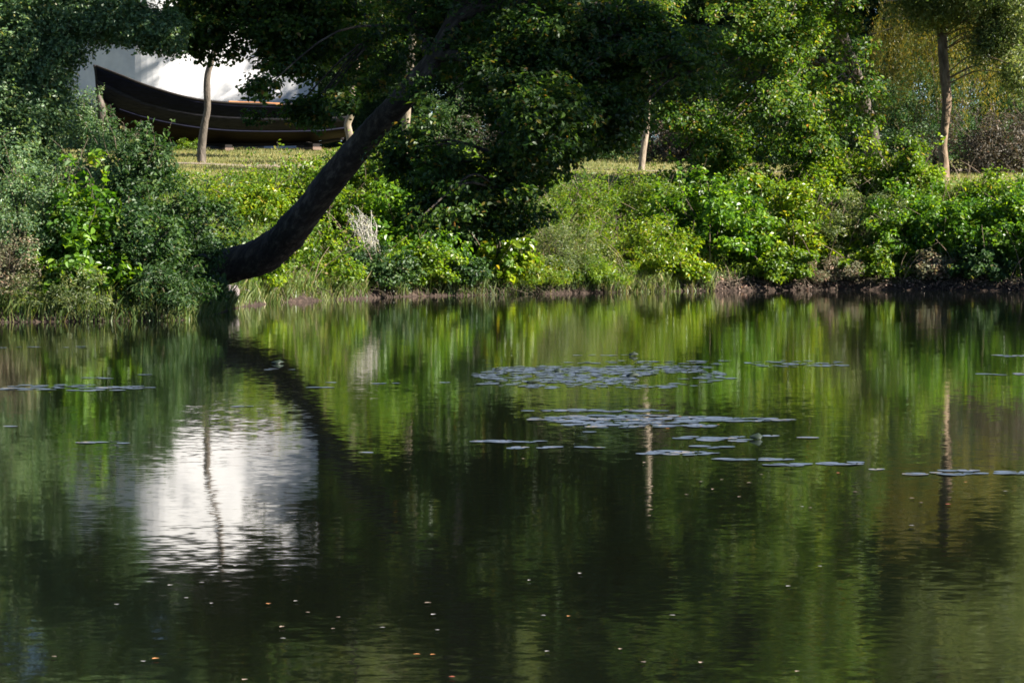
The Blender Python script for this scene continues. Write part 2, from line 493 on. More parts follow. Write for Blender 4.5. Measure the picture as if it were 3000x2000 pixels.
def limbs(mb, axis_pts, cen, rng, n, r0, r1=.012, sag=.15, sides=6):
    """boughs from points on the axis out to a choice of spray centres"""
    A = np.asarray(axis_pts)
    for k in rng.choice(len(cen), min(n, len(cen)), replace=False):
        c = cen[k]
        d = np.linalg.norm(A - c, axis=1) + np.maximum(A[:, 2] - c[2], 0) * .8
        a = A[int(np.argmin(d))]
        mid = (a + c) / 2 + np.array([rng.normal() * .12, rng.normal() * .12, sag * np.linalg.norm(c - a)])
        tube(mb, [a, mid, c], [r0 * rng.uniform(.6, 1.1), (r0 + r1) * .45, r1], sides, 4, .05, int(rng.integers(1e6)))


# ------------------------------------------------------------------ trees
def tree(name, label, cat, trunk, radii, ells, mat, bark, seed, per=34, r=.45, L=.1, asp=.6, kind=6, nl=30, lr=.05,
         up=.7, droop=None, group=None, sides=12, hang=0., flat=.65, tone=1.0, axis_from=.45, k0=.75, k1=.8):
    rng = np.random.default_rng(seed)
    base = np.array(trunk[0])
    t = empty(name, base, label, cat, group)
    tb = MB()
    tube(tb, trunk, radii, sides, 6, .05, seed)
    ax = catmull(trunk, 6)
    ax = ax[int(len(ax) * axis_from):]
    c, o = fill(ells, rng, .42, k0, k1)
    limbs(tb, ax, c, rng, nl, lr)
    tb.build('trunk', bark, t, True)
    cb = MB()
    sprays(cb, c, per, r, L, asp, rng, up, flat, kind, droop, o, tone, hang)
    cb.build('crown', mat, t)
    return t


def E(px, py, D, rx, ry, rz, n):
    return (*W(px, py, D), rx, ry, rz, n)


# the big leaning oak over the water
LT = [W(560, 800, 67), W(680, 777, 66.6), W(760, 752, 66.2), W(818, 714, 65.9), W(853, 678, 65.6), W(900, 622, 65.3), W(1000, 492, 64.6), W(1100, 374, 63.8), W(1182, 286, 63.2),
      W(1262, 190, 62.9), W(1335, 55, 62.9), W(1390, -110, 63.2), W(1420, -330, 63.4), W(1440, -560, 63.9)]
LR = [.30, .335, .335, .32, .305, .28, .25, .23, .21, .19, .165, .13, .09, .04]
rng = np.random.default_rng(11)
oak = empty('leaning_oak', LT[0], 'large oak with thick dark trunk leaning out over the water', 'tree')
tb = MB(); tube(tb, LT, LR, 48, 9, .03, 3, furrow=.035); tb.build('trunk', BARK, oak, True)
boughs = [
    ([W(1330, 50, 62.9), W(1480, 5, 62.7), W(1640, 20, 62.3), W(1850, 90, 61.9), W(2050, 200, 61.5)], [.16, .14, .11, .07, .03]),
    ([W(1262, 165, 62.9), W(1360, 170, 62.1), W(1440, 260, 61.3), W(1480, 420, 60.7), W(1470, 560, 60.3)], [.12, .10, .075, .05, .02]),
    ([W(1262, 165, 62.9), W(1200, 40, 63.7), W(1060, -40, 64.3), W(850, -40, 64.9), W(690, 40, 65.4)], [.12, .10, .08, .055, .025]),
    ([W(1350, 0, 62.9), W(1300, -160, 61.9), W(1150, -300, 60.9), W(980, -380, 60.5)], [.15, .12, .08, .03]),
    ([W(1390, -120, 63.2), W(1560, -260, 63.4), W(1800, -350, 63.7), W(2000, -330, 63.9)], [.15, .11, .07, .03]),
]
oe = [E(640, 95, 64.6, 1.0, .5, .38, 130), E(560, 125, 64.8, .42, .4, .22, 45), E(790, 140, 64.6, .7, .5, .35, 80), E(1212, 250, 61.8, .22, .4, .5, 45), E(600, 20, 65.2, .8, .7, .55, 110), E(740, 60, 65.2, .9, .7, .55, 110), E(850, 110, 65, .8, .7, .5, 90), E(640, -80, 65.4, 1.0, .8, .7, 110), E(1300, 400, 59.8, .85, .9, .75, 130), E(1440, 530, 59.0, .95, .9, .6, 130), E(1330, 620, 58.6, .7, .7, .38, 70), E(1600, 350, 59.4, .9, .9, .7, 100), E(1230, 500, 59.6, .5, .6, .4, 40), E(1540, 630, 58.6, .55, .6, .28, 36), E(1225, 120, 62.2, .6, .45, .42, 60), E(1120, 60, 63.2, .8, .7, .5, 60), E(1290, 215, 62.2, .35, .4, .3, 22), E(760, 260, 62.5, .35, .5, .22, 18), E(1010, 300, 62.0, .3, .4, .3, 14), E(590, 90, 65.5, .55, .6, .5, 60), E(690, 120, 65.2, .5, .6, .4, 50), E(900, 430, 61.5, .14, .3, .14, 5), E(1280, 60, 63.4, 1.9, 1.6, 1.2, 230), E(900, 40, 64.9, 1.8, 1.4, .95, 230), E(690, 30, 65.4, 1.1, 1.0, .6, 110), E(560, 60, 65.9, .6, .7, .45, 40), E(820, 200, 64.5, .75, .8, .42, 60), E(650, 150, 65.1, .5, .7, .3, 30),
      E(1120, 200, 64.4, .8, 1.0, .75, 80), E(1480, 300, 61.4, 1.4, 1.5, 1.1, 240), E(1420, 480, 60.9, 1.1, 1.2, .75, 170), E(1330, 590, 60.6, .8, .8, .45, 80), E(1500, 600, 60.7, .7, .8, .35, 45),
      E(1560, 420, 60.9, .9, 1.0, .7, 90), E(1180, 470, 61.4, .5, .6, .42, 32), E(1700, 130, 61.9, 1.7, 1.5, 1.1, 230), E(1950, 150, 61.5, 1.2, 1.2, .9, 100), E(1750, 340, 61.2, 1.0, 1.0, .7, 90), E(790, 290, 64.7, .3, .4, .2, 12), E(930, 330, 64.1, .3, .5, .35, 14),
      E(1000, -300, 61.9, 2.2, 2.0, 1.6, 240), E(650, -150, 64.9, 1.3, 1.4, .8, 90), E(1450, -300, 62.9, 2.6, 2.2, 1.7, 120), E(1850, -250, 63.4, 2.0, 1.9, 1.4, 210), E(1400, -650, 63.7, 2.6, 2.3, 1.6, 90)]
c, o = fill(oe, rng, .5, .62, 1.25)
c2, o2 = fill([E(1300, 480, 60.6, .75, .7, .6, 95), E(1420, 590, 60.2, .75, .7, .42, 85), E(1290, 610, 60.4, .55, .6, .34, 42), E(1480, 660, 60.0, .42, .5, .22, 24), E(1520, 480, 60.4, .6, .7, .5, 48),
               E(905, 325, 63.8, .36, .4, .26, 26), E(740, 352, 63.6, .2, .3, .12, 7), E(1220, 420, 61, .35, .5, .35, 20)], rng, .5, 1.1, .9)
c = np.concatenate([c, c2]); o = np.concatenate([o, o2])
near = np.stack([np.min(np.linalg.norm(c[:, None] - catmull(p, 6)[None], axis=2), axis=1) for p, _ in boughs])
for k, (p, r_) in enumerate(boughs):
    bb = MB(); tube(bb, p, r_, 10, 6, .05, 40 + k)
    limbs(bb, catmull(p, 6)[4:], c[near.argmin(0) == k], rng, 40, .035)
    bb.build('branch', BARK, oak, True)
cb = MB(); sprays(cb, c, 62, .34, .105, .62, rng, .7, .6, 6, None, o, 1.0); cb.build('crown', ML['oak'], oak)

# oak on the bank behind, its trunk foot lit from the side
tree('broad_oak', 'bushy oak with sunlit leaves and a short thick trunk among the bank shrubs', 'tree',
     [onground(2562, 96) - [0, 0, .2], W(2556, 430, 96), W(2535, 330, 95.5), W(2500, 200, 95), W(2440, 20, 94), W(2400, -200, 93.5), W(2360, -450, 93.5)],
     [.36, .25, .22, .20, .17, .12, .05],
     [E(2150, 130, 90, 2.2, 2.2, 1.6, 323), E(2380, 60, 90, 2.1, 2.2, 1.7, 323), E(2250, 320, 89, 1.8, 1.8, 1.1, 255), E(2480, 290, 90, 1.1, 1.4, 1.0, 127), E(2120, 430, 89, .9, 1.2, .55, 85),
      E(2380, 430, 90, .9, 1.1, .5, 76), E(1980, 330, 89, .9, 1.2, .8, 85), E(2250, -220, 91, 3.0, 2.6, 2.0, 425), E(2450, -480, 93, 2.6, 2.4, 1.8, 289), E(2050, -420, 93, 2.3, 2.2, 1.6, 221)],
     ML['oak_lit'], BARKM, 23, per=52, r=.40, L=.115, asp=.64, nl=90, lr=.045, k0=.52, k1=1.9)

# the tree whose fine grey-green boughs hang in from the side
tree('boxelder_tree', 'tall grey green tree with fine leaves and a bough hanging before the boat', 'tree',
     [spot(-120, 3.0) - [0, 0, .2], W(-100, 500, 63.5), W(-60, 250, 63.5), W(-30, 0, 63.5), W(0, -300, 64), W(20, -700, 64.5)],
     [.30, .24, .21, .19, .14, .05],
     [E(60, 140, 63, .95, 1.2, 1.0, 315), E(-80, 260, 62.5, 1.0, 1.2, 1.1, 273), E(90, 330, 62.5, .75, .9, .75, 231), E(40, 470, 62.3, .8, .9, .5, 168), E(170, 30, 63, .8, 1.0, .55, 168), E(300, 45, 63, .75, .8, .5, 157),
      E(430, 70, 63, .6, .7, .42, 105), E(500, 100, 63, .36, .5, .3, 46), E(190, 130, 62.8, .4, .6, .35, 54), E(150, 230, 62.6, .35, .6, .4, 46),
      E(100, -250, 63.5, 1.9, 1.8, 1.4, 357), E(-150, -300, 63.5, 1.8, 1.8, 1.5, 294), E(0, -650, 64, 2.0, 1.9, 1.5, 336), E(420, -160, 63.5, 1.2, 1.2, .9, 168)],
     ML['grey'], BARKM, 31, per=66, r=.28, L=.085, asp=.6, kind=4, nl=70, lr=.03, hang=.12)

# slim trees on the lawn
tree('slender_tree', 'slim grey trunk standing on the lawn in front of the boat', 'tree',
     [onground(590, 104) - [0, 0, .1], W(591, 430, 104), W(599, 365, 104), W(608, 315, 104), W(606, 255, 104), W(609, 215, 104), W(622, 172, 104), W(645, 60, 104), W(660, -120, 104), W(690, -420, 104)],
     [.15, .125, .11, .105, .10, .10, .085, .06, .03],
     [E(690, -260, 104, 2.3, 2.1, 1.3, 190), E(690, -500, 104, 2.0, 1.8, 1.6, 150)],
     ML['oak'], BARKM, 37, per=44, r=.42, L=.12, asp=.6, nl=50, lr=.03)
tree('slender_tree', 'crooked pale trunk on the lawn beside the boat stern', 'tree',
     [onground(1032, 118) - [0, 0, .1], W(1025, 400, 118), W(1018, 365, 118), W(1030, 330, 118), W(1030, 285, 118), W(1045, 200, 118), W(1050, 60, 118), W(1060, -160, 118)],
     [.15, .13, .12, .125, .115, .10, .08, .03],
     [E(1000, 130, 118, 1.6, 1.6, 1.1, 80), E(1090, 0, 118, 2.0, 1.8, 1.5, 120), E(1050, -230, 118, 1.8, 1.7, 1.5, 90)],
     ML['oak'], BARKP, 39, per=44, r=.46, L=.13, asp=.6, nl=40, lr=.03, group='pale trunks on the lawn')
tree('slender_tree', 'straight cream trunk on the lawn just behind the leaning oak', 'tree',
     [onground(1186, 116) - [0, 0, .1], W(1188, 390, 116), W(1192, 330, 116), W(1200, 230, 116), W(1210, 100, 116), W(1216, -60, 116), W(1220, -320, 116)],
     [.17, .145, .14, .13, .12, .09, .03],
     [E(1220, -120, 116, 2.0, 1.9, 1.2, 110), E(1230, -330, 116, 2.2, 2.0, 1.6, 140), E(1440, -240, 115, 2.0, 1.8, 1.5, 140), E(1600, -160, 115, 1.4, 1.4, 1.0, 70), E(1520, -430, 115, 2.0, 1.8, 1.5, 120), E(1020, -330, 116, 1.6, 1.6, 1.3, 80)],
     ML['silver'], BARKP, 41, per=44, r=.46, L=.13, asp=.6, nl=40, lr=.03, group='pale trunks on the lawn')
tree('slender_tree', 'thin pale trunk before the dark undergrowth at the middle of the wood edge', 'tree',
     [onground(1878, 106) - [0, 0, .1], W(1885, 440, 106), W(1895, 370, 106), W(1898, 300, 106), W(1900, 200, 106), W(1890, 20, 106), W(1885, -260, 106)],
     [.115, .095, .09, .085, .08, .06, .03],
     [E(1890, 20, 106, 1.4, 1.4, 1.3, 80), E(1890, -240, 106, 1.7, 1.6, 1.6, 100)],
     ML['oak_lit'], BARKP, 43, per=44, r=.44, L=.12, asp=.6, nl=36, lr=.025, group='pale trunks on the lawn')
tree('slender_tree', 'tall slim trunk with one sunlit edge on the lawn beside the dry brambles', 'tree',
     [onground(2768, 92) - [0, 0, .1], W(2766, 480, 92), W(2762, 430, 92), W(2768, 370, 92), W(2774, 300, 92), W(2768, 220, 92), W(2760, 110, 92), W(2752, -20, 92), W(2750, -250, 92), W(2755, -480, 92)],
     [.16, .125, .115, .115, .125, .14, .14, .12, .08, .03],
     [E(2960, -60, 90, 1.3, 1.2, 1.1, 150), E(2700, -120, 90.5, 1.2, 1.2, 1.0, 110), E(2690, 10, 91.5, .9, 1.1, .5, 90), E(2800, -20, 91.5, 1.4, 1.4, .8, 144), E(2960, 60, 91, .85, 1.1, .75, 117), E(2990, 190, 90.5, .5, .8, .6, 61), E(2880, 120, 91, .35, .5, .4, 25), E(2780, -250, 92, 2.6, 2.3, 1.7, 360), E(3100, -120, 92, 1.6, 1.6, 1.4, 198),
      E(2780, -540, 92, 2.4, 2.2, 1.8, 288), E(3150, -420, 93, 2.2, 2.0, 2.0, 252)],
     ML['silver'], BARKW, 47, per=58, r=.40, L=.125, asp=.42, kind=4, nl=60, lr=.03, droop=.4, hang=.4)

tree('slender_tree', 'hidden thin crowned tree added to dapple the wall of the white building', 'tree',  # out of sight behind the oak, added so broken shade falls on the wall
     [onground(1352, 135.5) - [0, 0, .1], W(1350, 300, 135.5), W(1345, 60, 135.5), W(1335, -250, 135.5), W(1330, -560, 135.5)],
     [.2, .17, .15, .12, .04],
     [E(1250, -60, 134.5, 2.2, 1.6, 1.3, 26), E(1330, -330, 134.5, 2.4, 1.7, 1.6, 30), E(1420, -520, 134.5, 2.2, 1.8, 1.5, 24), E(1180, -260, 134.8, 1.4, 1.2, .8, 12)],
     ML['far'], BARKM, 49, per=60, r=.6, L=.17, asp=.6, kind=4, nl=40, lr=.04)

tree('slender_tree', 'leafy tree beside the bow of the boat, behind the bough of fine leaves', 'tree',
     [onground(95, 123) - [0, 0, .1], W(100, 330, 123), W(130, 160, 123), W(230, 20, 123), W(300, -180, 123)],
     [.15, .13, .11, .08, .03],
     [E(320, 40, 123, 1.1, 1.2, .85, 110), E(300, -90, 123, 1.5, 1.4, 1.2, 160), E(370, -60, 122.6, .7, .9, 1.0, 60), E(200, 20, 123, 1.0, 1.2, 1.0, 70), E(300, -280, 123, 1.4, 1.3, 1.1, 90)],
     ML['dark'], BARKM, 50, per=56, r=.4, L=.13, asp=.6, kind=4, nl=40, lr=.03)

# weeping willow with yellowing strands
wl = empty('weeping_willow', onground(3050, 113.5), 'weeping willow with hanging yellow green strands behind the slim lit trunk', 'tree')
rng = np.random.default_rng(53)
tb = MB()
wt = [onground(3050, 113.5), W(3045, 380, 113.5), W(3030, 250, 113.3), W(2960, 90, 113), W(2900, -60, 113)]
tube(tb, wt, [.42, .34, .30, .22, .08], 12, 6, .05, 5)
cb = MB()
for k in range(520):
    a = rng.uniform(0, 6.28); rr = 3.6 * rng.random() ** .5
    top = W(2850, 40, 113) + np.array([math.cos(a) * rr, math.sin(a) * rr * .9, 1.6 - .16 * rr * rr + rng.normal() * .35])
    ln = rng.uniform(1.8, 4.4) * (.6 + .4 * rr / 3.6)
    m = int(ln * 26)
    t_ = np.sort(rng.random(m))
    sway = np.array([rng.normal() * .22 + math.cos(a) * .25, rng.normal() * .2 + math.sin(a) * .25, 0])
    P = top + sway * (t_[:, None] ** .8) * np.array([1, 1, 0]) + np.array([0, 0, -1]) * (t_ * ln)[:, None] + rng.normal(size=(m, 3)) * .06
    leaves(cb, P, unit(rng.normal(size=(m, 3)) + [0, 0, .2]), rng.uniform(.08, .16, m), .026, rng, np.full(m, rng.random()), 4, .75)
    if k % 8 == 0: tube(tb, [wt[3] + rng.normal(size=3) * .1, (wt[3] + top) / 2 + [0, 0, .5], top], [.07, .05, .02], 5, 4, .05, k)
tb.build('trunk', BARKM, wl, True)
cb.build('crown', ML['willow'], wl)


# the far trees: three kinds built once, copied along the wood's edge
def far_tree(seed, h, w, low, label, mat):
    rng = np.random.default_rng(seed)
    tr = [np.array([0, 0, -.3]), np.array([.1, 0, h * .2]), np.array([-.1, .1, h * .5]), np.array([0, 0, h * .9])]
    el = []
    for k in range(16):
        z = rng.uniform(low, .95) * h
        s = math.sin(math.pi * min(max((z / h - low * .6) / (1.04 - low * .6), .05), .97)) ** .6
        a = rng.uniform(0, 6.28); q = w * .55 * s * rng.random() ** .5
        e = w * .42 * (.5 + .5 * s)
        el.append((math.cos(a) * q, math.sin(a) * q, z, e, e, e * .75, 60))
    return tree('woodland_tree', label, 'tree', tr, [.32, .26, .2, .05], el, mat, BARKM, seed, per=60, r=.75, L=.26, asp=.6, kind=4, nl=40, lr=.06, group='trees at the edge of the wood', sides=10)


far_spots = [
    (-420, 150, 1.05, 0, 'dark tree at the wood edge past the grey green tree'),
    (150, 172, 1.1, 1, 'dark tree far behind the white building, over its rounded end'),
    (560, 165, 1.1, 2, 'dark tree far behind the middle of the white building'),
    (960, 163, 1.0, 0, 'dark tree just past the straight end of the white building'),
    (1130, 160, .95, 1, 'dark woodland tree straight behind the cream trunk'),
    (1330, 158, 1.0, 2, 'dark woodland tree between the cream trunk and the thin pale trunk'),
    (1540, 152, .95, 0, 'shaded tree behind the hanging lower boughs of the leaning oak'),
    (1740, 149, 1.0, 1, 'shaded tree at the wood edge behind the worn path'),
    (1960, 146, 1.0, 2, 'shaded tree behind the thin pale trunk of the wood edge'),
    (2160, 141, .95, 0, 'shaded tree rising directly behind the bushy oak crown'),
    (2380, 138, 1.05, 1, 'dark tree behind the short thick oak trunk'),
    (2620, 134, 1.1, 2, 'dark tree between the bushy oak and the weeping willow'),
    (2900, 132, 1.1, 0, 'dark tree behind the weeping willow'),
    (3200, 128, 1.1, 1, 'dark tree beside the weeping willow, away from the river oak'),
]
far_spots += [(px_, D_, s_, k_, lab_) for px_, D_, s_, k_, lab_ in [
    (-700, 160, 1.2, 1, 'tall dark tree deep in the wood, outermost beyond the grey green tree'),
    (-180, 170, 1.1, 2, 'tall dark tree deep in the wood behind the grey green tree'),
    (350, 185, 1.35, 0, 'tallest dark tree deep in the wood behind the bow of the boat'),
    (760, 182, 1.35, 1, 'tall dark tree deep in the wood behind the stern half of the boat'),
    (1030, 172, 1.2, 2, 'tall dark tree deep in the wood behind the crooked pale trunk'),
    (1240, 174, 1.2, 0, 'tall dark tree deep in the wood, next after the cream trunk'),
    (1440, 170, 1.2, 1, 'tall dark tree deep in the wood behind the lowest oak boughs'),
    (1650, 168, 1.2, 2, 'tall dark tree deep in the wood above the pale herbs with brown stems'),
    (1860, 165, 1.2, 0, 'tall dark tree deep in the wood straight behind the thin pale trunk'),
    (2060, 162, 1.2, 1, 'tall dark tree deep in the wood behind the near edge of the bushy oak'),
    (2270, 160, 1.2, 2, 'tall dark tree deep in the wood behind the heart of the bushy oak'),
    (2500, 156, 1.2, 0, 'tall dark tree deep in the wood straight behind the short thick oak trunk'),
    (2760, 152, 1.2, 1, 'tall dark tree deep in the wood behind the slim lit trunk'),
    (3050, 150, 1.2, 2, 'tall dark tree deep in the wood beyond the weeping willow'),
    (3400, 145, 1.2, 0, 'tall dark tree deep in the wood, outermost beyond the weeping willow'),
    (5710, 57, 1.16, 1, 'tall tree standing on the side bank and shading the leaning oak'),  # stands outside the view, added to cast shade on the leaning oak
    (3700, 130, 1.1, 2, 'dark tree at the wood edge, outermost on the willow side'),
]]
protos = {}
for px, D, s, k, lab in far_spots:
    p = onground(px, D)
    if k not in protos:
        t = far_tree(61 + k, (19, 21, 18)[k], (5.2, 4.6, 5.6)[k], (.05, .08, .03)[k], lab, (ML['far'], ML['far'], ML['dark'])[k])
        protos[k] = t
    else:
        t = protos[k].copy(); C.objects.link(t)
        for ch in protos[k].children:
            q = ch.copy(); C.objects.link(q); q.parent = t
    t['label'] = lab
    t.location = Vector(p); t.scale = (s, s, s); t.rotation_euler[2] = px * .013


# ------------------------------------------------------------------ shrubs on the bank and at the wood's edge
def shrub(name, label, cat, base, w, h, mat, seed, n=70, per=46, r=.28, L=.09, asp=.62, kind=6, up=.6, depth=None, lean=0., droop=None, hang=0., spires=0, group=None, tone=1.0, nst=14, d_front=.55):
    rng = np.random.default_rng(seed)
    base = np.array(base, float)
    t = empty(name, base, label, cat, group)
    n = int(n * 1.9); w = w * (1.34 if w < 5 else 1); h = h * 1.1; n = n * (2 if w > 5 else 1)
    dp = depth or w * .8
    # a lumpy dome reaching the ground
    d = unit(rng.normal(size=(int(n * 1.4), 3)))
    d[:, 2] = np.abs(d[:, 2])
    q = rng.random(len(d)) ** .38
    a = np.arctan2(d[:, 1], d[:, 0])
    lump = 1 + .2 * np.sin(a * 3 + seed) + .15 * np.sin(a * 5 + seed * 2.) + .12 * np.sin(d[:, 2] * 7 + seed)
    c = d * (q * lump)[:, None] * np.array([w * .5, dp * .5, h]) + [0, 0, .04]
    c[:, 0] += lean * c[:, 2]
    c = c + base
    gzv = ground_z(c[:, 0], c[:, 1])
    c[:, 2] = np.maximum(c[:, 2], gzv + .12)
    c = c[:n]; o = d[:n]
    st = MB()
    for k in rng.choice(len(c), min(nst, len(c)), replace=False):
        b0 = base + np.array([rng.normal() * .015, rng.normal() * .015, -.05])
        mid = (b0 + c[k]) / 2 + [rng.normal() * .08, rng.normal() * .08, .12 * h]
        tube(st, [b0, mid, c[k]], [.02 + .008 * h, .014, .006], 5, 3, .05, k)
    cb = MB()
    sprays(cb, c, per, r, L, asp, rng, up, .75, kind, droop, o, tone, hang)
    for k in range(spires):      # upright shoots that break the outline
        p0 = base + np.array([rng.uniform(-.45, .45) * w, rng.uniform(-.3, .3) * dp, h * rng.uniform(.6, .95)])
        p1 = p0 + np.array([rng.normal() * .25, rng.normal() * .15, rng.uniform(.25, .7)])
        m = 16
        tt = rng.random(m)[:, None]
        P = p0 + (p1 - p0) * tt + rng.normal(size=(m, 3)) * .05
        leaves(cb, P, unit(rng.normal(size=(m, 3)) * .6 + [0, -.2, .7]), L * rng.uniform(.7, 1.2, m), L * asp, rng, np.full(m, rng.random()), kind)
        tube(st, [base - [0, 0, .05], base * .4 + p0 * .6 + [0, 0, .1], p0, p1], [.014, .01, .008, .004], 4, 2, .02, k)
    st.build('stems', TWIG, t, True)
    cb.build('foliage', mat, t)
    return t


